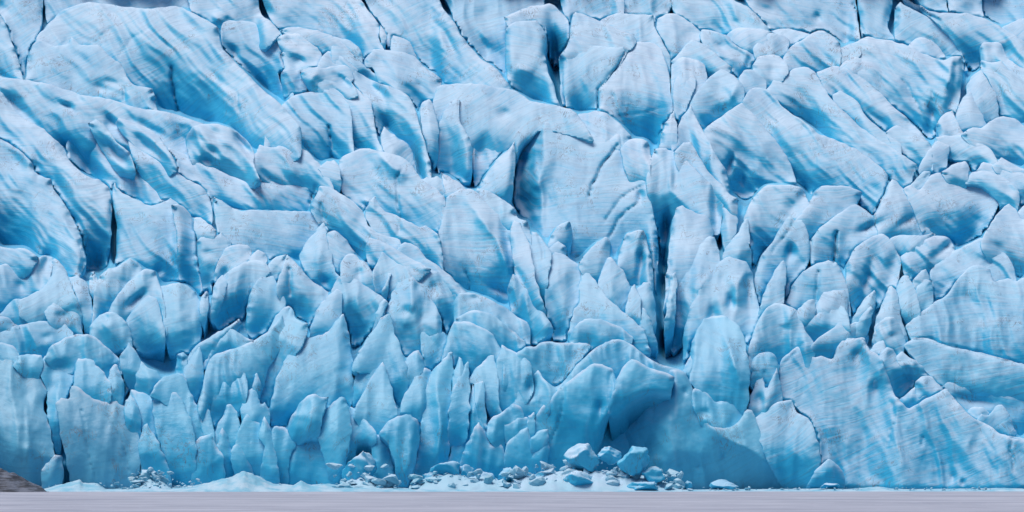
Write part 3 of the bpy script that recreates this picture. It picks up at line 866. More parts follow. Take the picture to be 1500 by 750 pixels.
def line_dist(px, py, pts):
    """Distance to a polyline and the position (0..1) along it."""
    best = np.full(px.shape, 1e9); along = np.zeros(px.shape)
    seg = np.linalg.norm(np.diff(pts, axis=0), axis=1); tot = seg.sum(); acc = 0.0
    for (a, b, l) in zip(pts[:-1], pts[1:], seg):
        d = b - a
        t = np.clip(((px-a[0])*d[0] + (py-a[1])*d[1])/(l*l + 1e-9), 0, 1)
        q = np.hypot(px-a[0]-t*d[0], py-a[1]-t*d[1])
        m = q < best
        best[m] = q[m]; along[m] = (acc + t[m]*l)/tot
        acc += l
    return best, along


def parse_lines(s):
    out = []
    for ln in s.strip().splitlines():
        a, b = ln.split('|')
        out.append((*[float(c) for c in a.split()], polyline(b)))
    return out


CRACK_L, CREASE_L = parse_lines(CRACKS), parse_lines(CREASES)
DENT_L = [tuple(float(c) for c in ln.split()) for ln in DENTS.strip().splitlines()]


def carved(px, py):
    """Cracks, hollows and raised edges of the ice surface (m, positive = deeper)."""
    Y = np.zeros(px.shape)
    x0, x1, y0, y1 = px.min(), px.max(), py.min(), py.max()
    wx = px + 2.2*perlin(px*.06, py*.06, 0*px+3.3)
    wy = py + 2.2*perlin(px*.06, py*.06, 0*px+8.8)
    for (w, d, pts) in CRACK_L:
        if pts[:, 0].max() < x0-20 or pts[:, 0].min() > x1+20 or pts[:, 1].max() < y0-20 or pts[:, 1].min() > y1+20:
            continue
        q, t = line_dist(wx, wy, pts)
        ww = np.maximum(1.9, w)*(0.35 + 0.65*np.sin(np.pi*np.clip(t*.9+.05, 0, 1)))
        Y += .5*d*np.exp(-q/np.maximum(.55*ww, 1.3))
    for (w, h, pts) in CREASE_L:
        if pts[:, 0].max() < x0-40 or pts[:, 0].min() > x1+40 or pts[:, 1].max() < y0-40 or pts[:, 1].min() > y1+40:
            continue
        q, t = line_dist(wx, wy, pts)
        env = np.sin(np.pi*np.clip(t*.92+.04, 0, 1))**.6
        Y -= h*np.exp(-np.sqrt((q/w)**2 + .02))*env
    for (cx, cy, rx, ry, a, d) in DENT_L:
        r = max(rx, ry)*1.7
        if cx+r < x0 or cx-r > x1 or cy+r < y0 or cy-r > y1:
            continue
        ca, sa = math.cos(R(a)), math.sin(R(a))
        u = ((wx-cx)*ca + (wy-cy)*sa)/rx
        v = (-(wx-cx)*sa + (wy-cy)*ca)/ry
        q = u*u + v*v
        Y += (.9 if rx > 1.8*ry or ry > 1.8*rx else .5)*d*np.exp(-q)*(1 - .45*np.tanh(1.4*v))
    return Y


def chaikin(p, n=2):
    """Round the traced outline but keep its sharp tips."""
    for k in range(n):
        a, b, c = np.roll(p, 1, 0), p, np.roll(p, -1, 0)
        u, v = a-b, c-b
        lu, lv = np.linalg.norm(u, axis=1), np.linalg.norm(v, axis=1)
        cosang = (u*v).sum(1)/(lu*lv + 1e-9)
        out = []
        for i in range(len(p)):
            cut = 0.25 if cosang[i] < -.85 else (0.16 if cosang[i] < -.5 else 0.06)
            out += [b[i] + u[i]*cut, b[i] + v[i]*cut]
        p = np.array(out)
    return p


def signed_dist(px, py, poly):
    best = np.full(px.shape, 1e18); nx = np.zeros(px.shape); ny = np.zeros(px.shape)
    inside = np.zeros(px.shape, bool)
    q = np.roll(poly, -1, 0)
    for (ax, ay), (bx, by) in zip(poly, q):
        dx, dy = bx-ax, by-ay
        t = np.clip(((px-ax)*dx + (py-ay)*dy)/(dx*dx + dy*dy + 1e-9), 0, 1)
        cx, cy = ax + t*dx, ay + t*dy
        d = (px-cx)**2 + (py-cy)**2
        m = d < best
        best[m] = d[m]; nx[m] = cx[m]; ny[m] = cy[m]
        cross = (ay > py) != (by > py)
        with np.errstate(divide='ignore', invalid='ignore'):
            xi = (bx-ax)*(py-ay)/(by-ay) + ax
        inside ^= cross & (px < xi)
    s = np.sqrt(best)
    return np.where(inside, s, -s), nx, ny


ALL_STATS = []


def shape_block(ident, kind, poly, opt):
    # the foot of a block goes on behind the blocks in front of it
    e1, e2 = np.roll(poly, 1, 0), np.roll(poly, -1, 0)
    tang = e2 - e1
    if 0.5*np.sum(poly[:, 0]*np.roll(poly[:, 1], -1) - poly[:, 1]*np.roll(poly[:, 0], -1)) < 0:
        tang = -tang
    down = tang[:, 0] < -.45*np.linalg.norm(tang, axis=1)     # outward normal points down the picture
    if poly[:, 1].max() < 715:
        poly = poly + np.stack([0*down, np.where(down & (poly[:, 1] > poly[:, 1].mean()), opt.get('ext', 9.0), 0.0)], 1)
    poly = chaikin(poly)
    # natural wander of the outline: long swings, small nicks
    k = len(ident)*7.7 + poly[0, 0]*.013
    nxt = np.roll(poly, -1, 0)
    fine = []
    for (q0, q1) in zip(poly, nxt):
        nseg = max(1, int(np.hypot(*(q1-q0))/4.0))
        fine += [q0 + (q1-q0)*(i/nseg) for i in range(nseg)]
    poly = np.array(fine)
    ks = np.full(len(poly), k)
    for amp_, f_ in ((1.7, .06), (2.2, .13), (1.3, .33)) if kind in ('serac', 'fin') else ((1.7, .06), (1.2, .16), (.7, .4)):
        poly = poly + amp_*np.stack([perlin(poly[:, 0]*f_, poly[:, 1]*f_, ks), perlin(poly[:, 0]*f_, poly[:, 1]*f_, ks+40)], 1)
    x0, y0 = poly.min(0); x1, y1 = poly.max(0)
    area = 0.5*abs(np.sum(poly[:, 0]*np.roll(poly[:, 1], -1) - poly[:, 1]*np.roll(poly[:, 0], -1)))
    step = STEP if area > 1500 else STEP*.8
    gx = np.arange(x0-2*step, x1+2.1*step, step); gy = np.arange(y0-2*step, y1+2.1*step, step)
    PXg, PYg = np.meshgrid(gx, gy)
    s, nx, ny = signed_dist(PXg, PYg, poly)
    ins = s > 0
    smax = s.max()
    cell = ins[:-1, :-1] | ins[1:, :-1] | ins[:-1, 1:] | ins[1:, 1:]
    px = np.where(ins, PXg, nx); py = np.where(ins, PYg, ny)
    s = np.maximum(s, 0)
    # face: leans back from its foot to its crest
    top_i = poly[:, 1].argmin(); tx, ty = poly[top_i]
    vis_bot = min(y1, 718.0)
    h = max((vis_bot - ty)/PX, .5)
    Yt, Yb = float(depth_at(ty)), float(depth_at(vis_bot))
    slope = max((Yt-Yb)/h, .15)
    seed = (sum(ord(c)*(i+3) for i, c in enumerate(ident)) % 97)
    rr = random.Random(seed*13+5)
    tilt = opt.get('gx', rr.uniform(-.32, .32))
    ax = opt.get('ax', tx)
    # crest row of every column (ridges follow the glacier's slope along their crest)
    any_in = ins.any(0)
    tr = np.where(any_in, gy[np.argmax(ins, 0)], np.nan)
    br = np.where(any_in, gy[len(gy)-1-np.argmax(ins[::-1], 0)], np.nan)
    cols = np.arange(len(gx))
    tr = np.interp(cols, cols[any_in], tr[any_in])
    hcol = float(np.nanmean(br[any_in]-tr[any_in]))/PX
    kn = max(3, int(12/step)) | 1
    trp = np.pad(tr, kn//2 + kn, mode='edge')
    ker = np.hanning(2*kn+1+2); ker = ker[1:-1]; ker = ker/ker.sum()
    trs = np.convolve(np.pad(tr, len(ker)//2, mode='edge'), ker, 'valid')
    m_ = opt.get('m', {'ridge': .9, 'slope': .8, 'slab': .45, 'ledge': .6, 'block': .45, 'knob': .35, 'fin': .2, 'tower_': .15, 'serac': .1}[kind])
    trx = np.interp(px, gx, trs)
    row0 = m_*trx + (1-m_)*ty
    h_full = h
    hx = max(m_*hcol + (1-m_)*h, 1.0)
    v_ = np.maximum((py - row0)/PX, -2.0)
    s0 = opt.get('s0', {'slope': .95, 'serac': 1.25, 'fin': 1.1, 'tower_': 1.15, 'knob': 1.0}.get(kind, .85))*slope
    s1 = opt.get('s1', .5 if (kind == 'slope' or y0 < -20) else -.15)*slope
    vv = np.clip(v_, None, hx)
    fwd = s0*vv - (s0-s1)*np.maximum(vv, 0)**3/(3*hx*hx) + s1*(v_-vv)
    Yc = depth_at(row0)
    Y = Yc + opt.get('d', 0.0) - fwd + tilt*(px-ax)/PX*(1-.5*m_)
    # rounded rim
    r = min(opt.get('r', {'ridge': 4, 'knob': 4, 'slab': 2.5, 'fin': 2, 'ledge': 2.5, 'slope': 3, 'serac': 2.5}.get(kind, 3)), .55*smax+1)
    q = 1 - np.clip(s/r, 0, 1)
    gyy, gxx = np.gradient(s)
    upn = np.clip(gyy/(np.hypot(gxx, gyy)+1e-6)*1.3 - .1, 0, 1)      # 1 where the nearest outline is the crest
    upn = np.where(ins, upn, np.clip((py-PYg)/np.maximum(np.hypot(px-PXg, py-PYg), 1e-6)*1.3 - .1, 0, 1))
    Y += .8*r/PX*q**2*(.1 + .9*upn)
    # flanks: two planes meeting in a wandering edge that runs down from the tip
    cenx = float(PXg[ins].mean())
    u_ = np.clip((py-ty)/max(y1-ty, 1), 0, 1)
    width = (x1-x0)/PX
    lo_k, hi_k, fr, sat = {'fin': (.10, .75, .5, 6), 'serac': (.10, .75, .5, 5), 'tower_': (.15, .7, .5, 5), 'block': (.05, .45, .6, 3),
                           'knob': (.15, .55, .5, 3), 'slab': (.03, .35, .68, 3), 'ridge': (.02, .12, .5, 2),
                           'ledge': (.1, .4, .5, 3), 'slope': (.05, .12, .5, 3)}[kind]
    kL = rr.uniform(lo_k, .55*lo_k + .45*hi_k); kR = rr.uniform(.55*lo_k + .45*hi_k, hi_k)
    if rr.random() < .22:
        kL, kR = kR, kL
    bb = opt.get('b', 1.0)
    if kind in ('serac', 'fin') and rr.random() < .4:
        kL *= .25; fr = .72                      # a flat face with one steep side
    elif kind in ('serac', 'fin', 'block', 'knob') and rr.random() < .45:
        kL, kR = -.22, -.18                      # a hollow face between raised edges
    kL, kR, fr, sat = opt.get('kl', kL), opt.get('kr', kR), opt.get('fr', fr), opt.get('sat', sat)
    target = cenx + (fr-.5 + (0 if 'fr' in opt else rr.uniform(-.12, .12)))*(x1-x0)*.6
    xc = tx + (target-tx)*(u_**.6 if kind in ('fin', 'serac', 'tower_') else np.minimum(1, .5+u_))
    kwz = np.full(px.shape, seed*1.7)
    xw = px + 7*perlin(px*.022, py*.028, kwz) + 2.2*perlin(px*.08, py*.08, kwz+3)
    dx = (xw-xc)/PX
    ad = np.sqrt(dx*dx + .05) - .22
    ad = sat*np.tanh(np.maximum(ad, 0)/sat)
    Y += bb*ad*np.where(dx < 0, kL, kR)
    edge_line = np.exp(-(dx/.25)**2)*np.clip(1.0-1.2*u_, 0, 1)*max(0, min(1, (kL+kR)*.8))*bb
    # a second, shorter break across the face
    ang = rr.uniform(-.9, .9); off = rr.uniform(-.2, .35)
    e_ = ((px-cenx)*math.sin(ang) + (py-(ty+y1)/2)*math.cos(ang))/PX + 5*perlin(px*.02, py*.02, kwz+6)/PX*2 - off*h
    se = .5*(e_ + np.sqrt(e_*e_ + .04))
    Y += opt.get('brk', .42 if kind in ('serac', 'fin', 'tower_') else .25)*bb*4*np.tanh(se/4)
    # rim: only a narrow turn at the outline
    t = 1 - np.clip(s/min(smax, 14.0), 0, 1)
    Y += .12*bb*min(smax, 14.0)/PX*t**2
    # ice relief
    wz = np.full(px.shape, seed*3.1)
    amp = min(1.0, .35 + smax/40.)
    lo = .6*amp*fbm(px*.017 + seed, py*.012, wz, 2)
    # melt scallops: rounded hollows between sharp edges, drawn out down the slope
    wx_ = px + 10*perlin(px*.02, py*.02, wz+21); wy_ = py + 10*perlin(px*.02, py*.02, wz+31)
    dirx = (.9 if cenx < 650 else (.2 if cenx < 1030 else 1.0)) if (ty+y1)/2 < 420 else .2
    if kind in ('serac', 'fin', 'tower_'):
        dirx *= .3
    n1 = perlin((wx_ - dirx*wy_)*.036, (wy_ + dirx*wx_)*.0065, wz+5)
    n2 = perlin((wx_ - dirx*wy_)*.085, (wy_ + dirx*wx_)*.02, wz+15)
    n1 = np.where(kind == 'ridge', perlin((wx_ - dirx*wy_)*.04, (wy_ + dirx*wx_)*.0045, wz+5), n1)
    sc = (1-np.abs(n1)*1.9)*((.5 + .6*perlin(px*.012, py*.012, wz+61)) if kind == 'ridge' else .62) + (1-np.abs(n2)*1.9)*.17
    sk = {'serac': .28, 'fin': .38, 'tower_': .5, 'slab': .5, 'slope': .9, 'knob': 1.0, 'ledge': .9, 'block': 1.1}.get(kind, 1.05)*opt.get('sc', 1.0)
    fl = -amp*sk*1.1*sc
    md = .05*amp*fbm(px*.075, py*.075, wz+2, 2)
    fi = .035*fbm(px*.22, py*.22, wz+7, 2)
    Y += lo + fl + md + fi
    if kind == 'serac':     # upright flutes
        vf = perlin((px + .12*py)*.05, py*.006, wz+41)
        Y -= .3*(1-1.9*np.abs(vf))
    if 'sink' in opt:       # the foot sinks into the slope behind it
        u2 = np.clip((u_-.4)/.6, 0, 1)
        Y += opt['sink']*u2*u2*(3-2*u2)
    Y += carved(px, py)
    note_depth(px[ins], py[ins], Y[ins])
    side_w = np.exp(-(s/11.0)**2)*(1-np.clip(upn*1.2, 0, 1))
    if kind == 'serac' or kind == 'fin':
        side_w = side_w*.45
    # lip of whiter colour along the crest and the edge between the flanks
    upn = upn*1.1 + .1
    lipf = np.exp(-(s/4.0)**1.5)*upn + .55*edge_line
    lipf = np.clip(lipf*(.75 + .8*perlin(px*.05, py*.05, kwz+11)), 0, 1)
    return dict(locals())


def finish_block(L):
    (px, py, Y, s, cell, lipf, smax, kind, opt, ty, vis_bot, x0, x1, rr, cenx, side_w) = (L[k] for k in
        'px py Y s cell lipf smax kind opt ty vis_bot x0 x1 rr cenx side_w'.split())
    near_, mean_ = sample(near, px, py), sample(FUSE, px, py)
    seen = np.exp(-(np.maximum(Y-near_-.6, 0)/1.5)**2)
    Y = Y + np.clip(mean_-Y, -4.5, 4.5)*side_w*seen*FUSE_K
    V = place(px, py, Y)
    idx = -np.ones(px.shape, np.int64)
    used = np.zeros(px.shape, bool)
    used[:-1, :-1] |= cell; used[1:, :-1] |= cell; used[:-1, 1:] |= cell; used[1:, 1:] |= cell
    idx[used] = np.arange(used.sum())
    v = V[used]
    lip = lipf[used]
    # rows run downwards in the picture: this order faces the lake
    a, bq, c, d = idx[:-1, :-1][cell], idx[1:, :-1][cell], idx[1:, 1:][cell], idx[:-1, 1:][cell]
    quads = np.stack([a, bq, c, d], 1)
    # sides and back
    e = np.concatenate([np.stack([a, bq], 1), np.stack([bq, c], 1), np.stack([c, d], 1), np.stack([d, a], 1)])
    key = np.sort(e, 1)
    kk = key[:, 0]*(len(v)+1) + key[:, 1]
    u, inv, cnt = np.unique(kk, return_inverse=True, return_counts=True)
    be = e[cnt[inv] == 1]
    bv = np.unique(be)
    cen = v.mean(0)
    T = 2.5 + min(9.0, .055*(smax*2+8))
    n0 = len(v)
    mp = -np.ones(n0, np.int64); mp[bv] = n0 + np.arange(len(bv))
    mid_v = v[bv].copy()
    mid_v[:, 1] += T*.35; mid_v[:, 2] -= T*.12
    mid_v[:, 0] += (cen[0]-mid_v[:, 0])*.04
    back = v[bv].copy()
    back[:, 1] += T; back[:, 2] -= T*.75
    back[:, 0] += (cen[0]-back[:, 0])*.22
    n1 = n0 + len(bv); mp2 = np.where(mp >= 0, mp + len(bv), -1)
    side1 = np.stack([be[:, 1], be[:, 0], mp[be[:, 0]], mp[be[:, 1]]], 1)
    side2 = np.stack([mp[be[:, 1]], mp[be[:, 0]], mp2[be[:, 0]], mp2[be[:, 1]]], 1)
    hub = n1 + len(bv)
    bc = back.mean(0); bc[1] += .5
    tris = np.stack([mp2[be[:, 1]], mp2[be[:, 0]], np.full(len(be), hub)], 1)
    v = np.concatenate([v, mid_v, back, bc[None]])
    v[:, 2] = np.maximum(v[:, 2], -1.5)
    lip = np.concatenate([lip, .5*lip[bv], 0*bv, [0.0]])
    # how much weathered crust / dirt this block carries
    mid_row = (ty + vis_bot)/2
    wth = float(np.interp(mid_row, [0, 250, 420, 520, 620, 720], [1.0, 1.0, .9, .58, .36, .28]))
    if (x0+x1)/2 > 1120:
        wth = max(wth, .85)
    color = (opt.get('w', wth*rr.uniform(.88, 1.08)), opt.get('dirt', 0.0), opt.get('st', float(np.interp(mid_row, [0, 380, 500, 720], [1, 1, .45, .4])) if cenx < 1100 else 1.0), 1)
    return v, np.concatenate([quads, side1, side2]), tris, color, lip


def make_block(name, geo, parent=None):
    v, quads, tris, color, lip = geo
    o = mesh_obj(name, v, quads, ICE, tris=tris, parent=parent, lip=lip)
    o.color = color
    ALL_STATS.append(len(quads)*2)
    return o


CELL = 3.0
DX0, DY0 = -60.0, -60.0
DW, DH = 540, 270
NEAR = np.full((DH, DW), 1e6)


def note_depth(px, py, Y):
    i = np.clip(((py-DY0)/CELL).astype(int), 0, DH-1); j = np.clip(((px-DX0)/CELL).astype(int), 0, DW-1)
    np.minimum.at(NEAR, (i, j), Y)


def sample(a, px, py):
    fi = np.clip((py-DY0)/CELL-.5, 0, DH-1.001); fj = np.clip((px-DX0)/CELL-.5, 0, DW-1.001)
    i, j = fi.astype(int), fj.astype(int); u, v = fi-i, fj-j
    return (a[i, j]*(1-u)*(1-v) + a[i+1, j]*u*(1-v) + a[i, j+1]*(1-u)*v + a[i+1, j+1]*u*v)


FUSE_K = 0.5


def blur(a, s):
    n = int(3*s)+1
    k = np.exp(-.5*(np.arange(-n, n+1)/s)**2); k /= k.sum()
    a = np.apply_along_axis(lambda r: np.convolve(np.pad(r, n, mode='edge'), k, 'valid'), 0, a)
    return np.apply_along_axis(lambda r: np.convolve(np.pad(r, n, mode='edge'), k, 'valid'), 1, a)


def parse_blocks(txt):
    for ln in txt.strip().splitlines():
        label = None
        if '|' in ln:
            ln, label = ln.split('|')
        body, _, op = ln.partition(';')
        ident, kind, *pts = body.split()
        opt = {}
        for w in op.split():
            kq, _, vq = w.partition('=')
            opt[kq] = float(vq)
        yield ident, kind, polyline(' '.join(pts)), opt, label and label.strip()

# ------------------------------------------------------------------ the setting
# frozen lake
n = 2
lv = np.array([[-3000, -3000, 0], [3000, -3000, 0], [3000, 25, 0], [-3000, 25, 0]], float)
lake = mesh_obj('frozen_lake', lv, [[0, 1, 2, 3]], LAKE, base=np.array([0, -900., 0.]))
lake['kind'] = 'structure'

PART_NAMES = {'ridge': 'ice_ridge', 'block': 'ice_block', 'slab': 'ice_slab', 'fin': 'ice_fin', 'knob': 'ice_knob',
              'ledge': 'ice_ledge', 'slope': 'ice_slope', 'tower_': 'ice_tower'}
shaped = [(PART_NAMES[kind], shape_block(ident, kind, poly, opt)) for ident, kind, poly, opt, label in parse_blocks(BLOCKS)]
shaped_seracs = [(label, shape_block(ident, kind, poly, opt)) for ident, kind, poly, opt, label in parse_blocks(SERACS)]

# body of the glacier: fills the gaps between the blocks with rounded valleys, leaves the deep chasms open,
# and runs on beyond the picture on both sides and above
gyc, gxc = DY0 + (np.arange(DH)+.5)*CELL, DX0 + (np.arange(DW)+.5)*CELL
CX, CY = np.meshgrid(gxc, gyc)
fill = depth_at(CY) + 6
near = np.where(NEAR > 1e5, fill, NEAR)
FUSE = blur(near, 2.4)
shaped = [(n_, finish_block(g_)) for n_, g_ in shaped]
shaped_seracs = [(n_, finish_block(g_)) for n_, g_ in shaped_seracs]
offs = np.interp(CY, [0, 400, 520, 620, 720], [3.0, 3.0, 3.0, 2.6, 2.0])
soft = np.maximum(blur(near, 1.7) + offs, blur(near, 5.0) + offs - 1)
for ln in CHASMS.strip().splitlines():
    cx, cy, rx, ry, a, d = [float(c) for c in ln.split()]
    ca, sa = math.cos(R(a)), math.sin(R(a))
    q = (((CX-cx)*ca + (CY-cy)*sa)/rx)**2 + ((-(CX-cx)*sa + (CY-cy)*ca)/ry)**2
    soft += d*np.exp(-q**2)
gxp = np.concatenate([np.arange(-760, -60, 6.0), gxc[1:-1], np.arange(1560, 2261, 6.0)])
gyp = np.concatenate([np.arange(-330, -59, 6.0), gyc[1:], ])
GX, GY = np.meshgrid(gxp, gyp)
Yg = depth_at(GY) + 3 + 2.0*fbm(GX*.012, GY*.012, 0*GX+1, 3)
wgx = GX + 25*perlin(GX*.01, GY*.01, 0*GX+31); wgy = GY + 25*perlin(GX*.01, GY*.01, 0*GX+35)
Yg -= 5.0*(1-2*np.abs(perlin((wgx-.8*wgy)*.016, (wgy+.8*wgx)*.005, 0*GX+14))) + 2.2*(1-2*np.abs(perlin((wgx-.8*wgy)*.04, (wgy+.8*wgx)*.012, 0*GX+17)))
jj = np.clip((GX-DX0)/CELL-.5, 0, DW-1).round().astype(int); ii = np.clip((GY-DY0)/CELL-.5, 0, DH-1).round().astype(int)
blend = np.clip((np.abs(GX-750)-745)/25., 0, 1); blend = np.maximum(blend, np.clip((-5-GY)/25., 0, 1))
Yg = blend*Yg + (1-blend)*soft[ii, jj]
Vg = place(GX.ravel(), GY.ravel(), Yg.ravel())
Vg[:, 2] = np.maximum(Vg[:, 2], -1.0)
nr, nc = GX.shape
I = np.arange(nr*nc).reshape(nr, nc)
qg = np.stack([I[:-1, :-1], I[1:, :-1], I[1:, 1:], I[:-1, 1:]], -1).reshape(-1, 4)
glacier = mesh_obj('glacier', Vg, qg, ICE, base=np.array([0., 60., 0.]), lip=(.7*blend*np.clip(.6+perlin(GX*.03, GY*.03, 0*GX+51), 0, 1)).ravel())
glacier['kind'] = 'structure'
glacier.color = (.25, 0, .5, 1)

for name, geo in shaped:
    make_block(name, geo, glacier)
for label, geo in shaped_seracs:
    o = make_block('serac', geo)
    o['label'] = label
    o['category'] = 'serac'
    o['group'] = 'seracs along the ice front'
print('TRIS', sum(ALL_STATS))

# ------------------------------------------------------------------ things at the foot of the ice
from mathutils import Matrix, noise as mnoise
import bmesh


def chunk_arrays(seed, subdiv=2, cuts=9, rough=.16, dmin=.55, dmax=.85):
    """A broken lump of ice: a ball cut flat by random planes, slightly roughened."""
    r_ = random.Random(seed)
    bm = bmesh.new()
    bmesh.ops.create_icosphere(bm, subdivisions=subdiv, radius=1.0)
    planes = []
    for i in range(cuts):
        n = Vector((r_.gauss(0, 1), r_.gauss(0, 1), r_.gauss(0, .8))).normalized()
        planes.append((n, r_.uniform(dmin, dmax)))
    for v in bm.verts:
        for n, d in planes:
            t = v.co.dot(n)
            if t > d:
                v.co -= n*(t-d)
        v.co += v.co*(rough*mnoise.noise(v.co*2.3 + Vector((seed*3.1, 0, 0))) + .45*rough*mnoise.noise(v.co*6.0 + Vector((0, seed*2.7, 0))))
    bm.verts.ensure_lookup_table()
    V = np.array([v.co[:] for v in bm.verts])
    F = np.array([[v.index for v in f.verts] for f in bm.faces])
    bm.free()
    return V, F


def chunk(name, px, py, rx, ry, Y, seed, mat=None, color=(.7, 0, 0, 1), cuts=9, subdiv=4, rz=None):
    V, F = chunk_arrays(seed, subdiv, cuts)
    a = random.Random(seed).uniform(0, 6.28) if rz is None else rz
    ca, sa = math.cos(a), math.sin(a)
    V = np.stack([V[:, 0]*ca - V[:, 1]*sa, V[:, 0]*sa + V[:, 1]*ca, V[:, 2]], 1)
    V = V/np.abs(V).max(0)
    c = place(np.array([px]), np.array([py]), np.array([Y]))[0]
    k = (D+Y)/D/PX
    V = V*np.array([rx*k, (rx+ry)*.5*k, ry*k]) + c
    o = mesh_obj(name, V, np.zeros((0, 4), int), mat or ICE, tris=F, smooth=True)
    o.color = color
    return o


BOULDERS = [  # picture centre, half sizes, depth, seed, crust, words
    (853, 673, 28, 24, -3.5, 11, .9, 'large pale broken ice boulder in front of the left pillar of the arch'),
    (931, 675, 27, 22, -6.0, 12, .35, 'rounded bright blue ice boulder lying below the arch'),
    (958, 699, 18, 14, -7.5, 13, .5, 'small blue ice lump right beside the rounded bright blue boulder'),
    (893, 667, 18, 14, -2.0, 14, .8, 'squat ice lump wedged under the arch between the two big boulders'),
    (850, 706, 26, 17, -8.0, 15, .85, 'crumbly ice heap at the shore in front of the large pale boulder'),
    (944, 713, 26, 9, -10., 16, .7, 'low flat ice lump at the shore below the rounded bright blue boulder'),
    (632, 705, 15, 14, -4.0, 17, .7, 'ice chunk at the foot of the tallest vertical pillar'),
    (654, 697, 26, 22, -3.0, 18, .7, 'angular ice block in the rubble right of the tallest pillar foot'),
    (681, 700, 18, 21, -2.6, 19, .8, 'upright ice block in the rubble below the slender spire'),
    (712, 704, 22, 14, -3.0, 20, .8, 'wedge-shaped pale ice block below the broad pointed pyramid'),
    (741, 701, 14, 20, -2.4, 21, .6, 'tall square ice block with a dark crack right of the wedge-shaped block'),
    (765, 700, 18, 16, -3.0, 22, .8, 'ice chunk at the left end of the pale rubble apron'),
    (796, 704, 18, 14, -3.5, 23, .9, 'ice chunk half buried in the pale rubble apron'),
    (1007, 712, 8, 8, -6.0, 24, .5, 'small squarish ice cube at the foot of the arch wall'),
    (1062, 712, 23, 10, -6.0, 25, .6, 'flat wedge of pale ice lying before the arch wall'),
    (1214, 712, 16, 6, -5.0, 26, .9, 'low snow-covered ice lump at the end of the sweeping tail'),
    (527, 690, 27, 30, -1.2, 27, .9, 'whitish crushed ice mass left of the crusted pillar'),
    (222, 704, 28, 17, -4.0, 28, .95, 'crusty white ice heap below the pointed triangular wedge'),
    (575, 711, 9, 9, -5.0, 29, .9, 'small pinkish grey ice lump at the shore before the bulb-shaped pillar'),
    (613, 712, 9, 9, -4.6, 30, .8, 'small pale ice lump at the shore just right of the bulb-shaped pillar'),
]
for (bx, by, rx, ry, Y, seed, wc, words) in BOULDERS:
    o = chunk('ice_boulder', bx, by, rx, ry, Y, seed, CRUSHED if wc > .92 else ICE, (wc, 0.3 if 'pinkish' in words else 0, 0, 1))
    o['label'] = words
    o['category'] = 'ice boulder'
    o['group'] = 'fallen ice boulders along the shore'

# crushed ice between the boulders: far too many pieces to count
rub = random.Random(5)
lib = [chunk_arrays(100+i, 2, 12, .12, .32, .75) for i in range(10)]
RV, RF, off = [], [], 0
spans = [(735, 1000, 170, 676, 717, 1.5, 9), (485, 580, 60, 680, 717, 1.2, 8), (600, 760, 70, 692, 717, 1.2, 8), (192, 252, 60, 690, 716, 1.5, 5.5),
         (60, 500, 110, 708, 717, 1.0, 3.2), (1000, 1480, 120, 714, 718, .8, 2.6), (240, 300, 25, 700, 714, 1.2, 4)]
for (xa, xb, nn, ya, yb, r0, r1) in spans:
    for i in range(nn):
        t = rub.random()
        x = rub.uniform(xa, xb); y = ya + (yb-ya)*(1-t**1.6)
        if xa == 735:
            y = max(y, 672 + 26*abs((x-865)/135.)**1.5)
        rr_ = (r0 + (r1*1.5-r0)*rub.random()**2.6)/PX
        Y = -9.0 + (718-y)*.16 + rub.uniform(-.8, .8)
        V, F = lib[rub.randrange(len(lib))]
        c = place(np.array([x]), np.array([y]), np.array([Y]))[0]
        a = rub.uniform(0, 6.28); ca, sa = math.cos(a), math.sin(a)
        W = np.stack([V[:, 0]*ca - V[:, 2]*sa, V[:, 1], V[:, 0]*sa + V[:, 2]*ca], 1)*rr_*np.array([rub.uniform(.8, 1.8), 1.2, rub.uniform(.5, 1.1)]) + c
        RV.append(W); RF.append(F + off); off += len(V)
rubble = mesh_obj('ice_rubble', np.concatenate(RV), np.zeros((0, 4), int), CRUSHED, tris=np.concatenate(RF), smooth=False)
rubble['kind'] = 'stuff'
rubble['label'] = 'crushed ice rubble strewn along the foot of the glacier'
rubble['category'] = 'ice rubble'
rubble.color = (.8, .03, .3, 1)


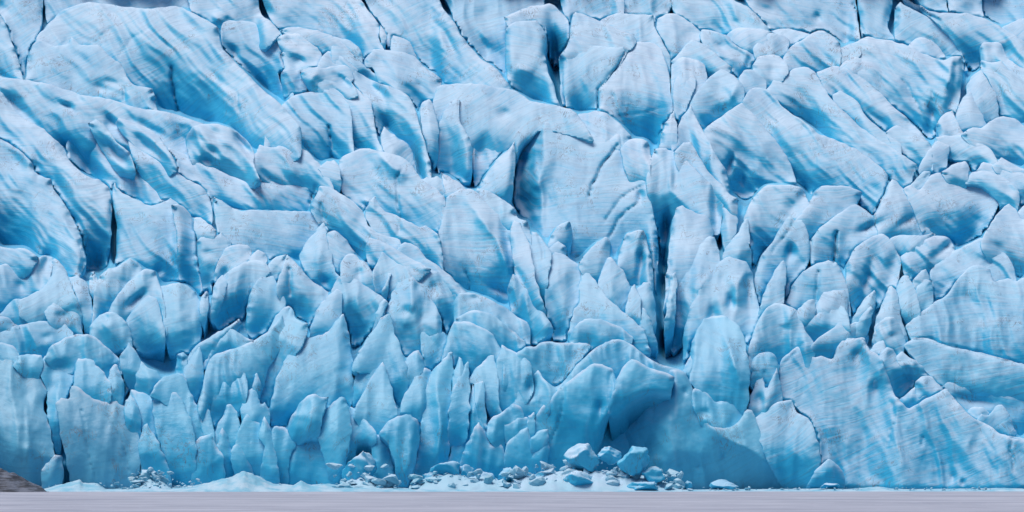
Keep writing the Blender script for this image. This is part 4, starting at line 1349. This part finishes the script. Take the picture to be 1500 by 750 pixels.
def shore_ridge(name, crest, y_near, y_far, mat, peak=.45, rough=.5, seed=1.0, color=(.9, 0, 0, 1), sharp=1.5):
    """A low bank along the shore whose skyline follows the given picture points."""
    c = polyline(crest)
    xs = np.arange(c[0, 0], c[-1, 0]+.1, 2.0)
    top = np.interp(xs, c[:, 0], c[:, 1])
    vs_ = np.linspace(0, 1, 22)
    XX, TT = np.meshgrid(xs, vs_)
    Yd = y_near + (y_far-y_near)*TT + .8*perlin(XX*.05, TT*3, 0*XX+seed+9)
    prof = np.where(TT < peak, (TT/peak), 1-((TT-peak)/(1-peak))**1.5*.6)
    prof = np.clip(prof, 0, 1)**sharp if sharp < 1 else np.sin(np.clip(prof, 0, 1)*np.pi/2)**sharp
    Yp = y_near + (y_far-y_near)*peak
    k = (D+Yp)/D/PX
    zt = H + (HORIZON-top)*k
    zt = np.maximum(zt, .02)
    Z = zt[None, :]*prof
    amp = rough*np.clip(zt, .15, 1.6)[None, :]
    Z = Z + amp*prof*(.22*fbm(XX*.09, TT*5, 0*XX+seed, 3) + .12*(1-2.2*np.abs(perlin(XX*.11, TT*5, 0*XX+seed+4))))
    Z = np.where(TT < .02, -.15, Z)
    Xw = (XX-750)*(D+Yd)/D/PX
    V = np.stack([Xw, Yd, Z], -1).reshape(-1, 3)
    nr, nc = XX.shape
    I = np.arange(nr*nc).reshape(nr, nc)
    q = np.stack([I[:-1, :-1], I[:-1, 1:], I[1:, 1:], I[1:, :-1]], -1).reshape(-1, 4)
    o = mesh_obj(name, V, q, mat, smooth=True)
    o.color = color
    return o


bank = shore_ridge('snow_bank', '60,718 77,713 100,708 117,703 121,708 143,709 155,717 185,716 210,713 250,715 290,711 320,704 340,699 357,690 368,694 378,699 400,709 430,711 441,705 455,711 480,709 500,712 540,713 570,714 600,716 640,715 700,715 760,717 820,717 900,717 1000,717.5', -14, 2, SNOW, seed=2.0)
bank['kind'] = 'structure'
for crest, sd2 in (('735,717 750,704 770,697 790,699 812,692 838,688 862,694 885,690 905,695 930,697 955,700 975,707 1000,714 1012,718', 11.),
                   ('484,718 505,706 530,700 555,706 588,718', 12.), ('598,717 612,706 630,698 655,692 690,698 715,700 738,704 760,717', 13.),
                   ('188,718 206,704 220,700 240,706 256,718', 14.)):
    ap = shore_ridge('crushed_ice_bank', crest, -11, 4, CRUSHED, peak=.55, rough=.7, seed=sd2, color=(.8, 0, .3, 1), sharp=1.0)
    ap['kind'] = 'structure'
bank2 = shore_ridge('snow_bank', '1000,718 1060,717 1130,717 1200,716 1240,717 1265,715 1285,713 1305,716 1330,717 1380,716.5 1430,716 1470,715 1500,716 1560,716', -12, 1, SNOW, seed=5.0)
bank2['kind'] = 'structure'
rock = shore_ridge('moraine_rock', '-120,690 -60,680 -20,684 0,687 20,693 37,703 50,709 60,713 66,718 72,722', -18, -4, ROCK, peak=.5, rough=.5, seed=7.0, sharp=.8)
rock['label'] = 'dark grey layered rock mound at the far left edge of the shore'
rock['category'] = 'rock'
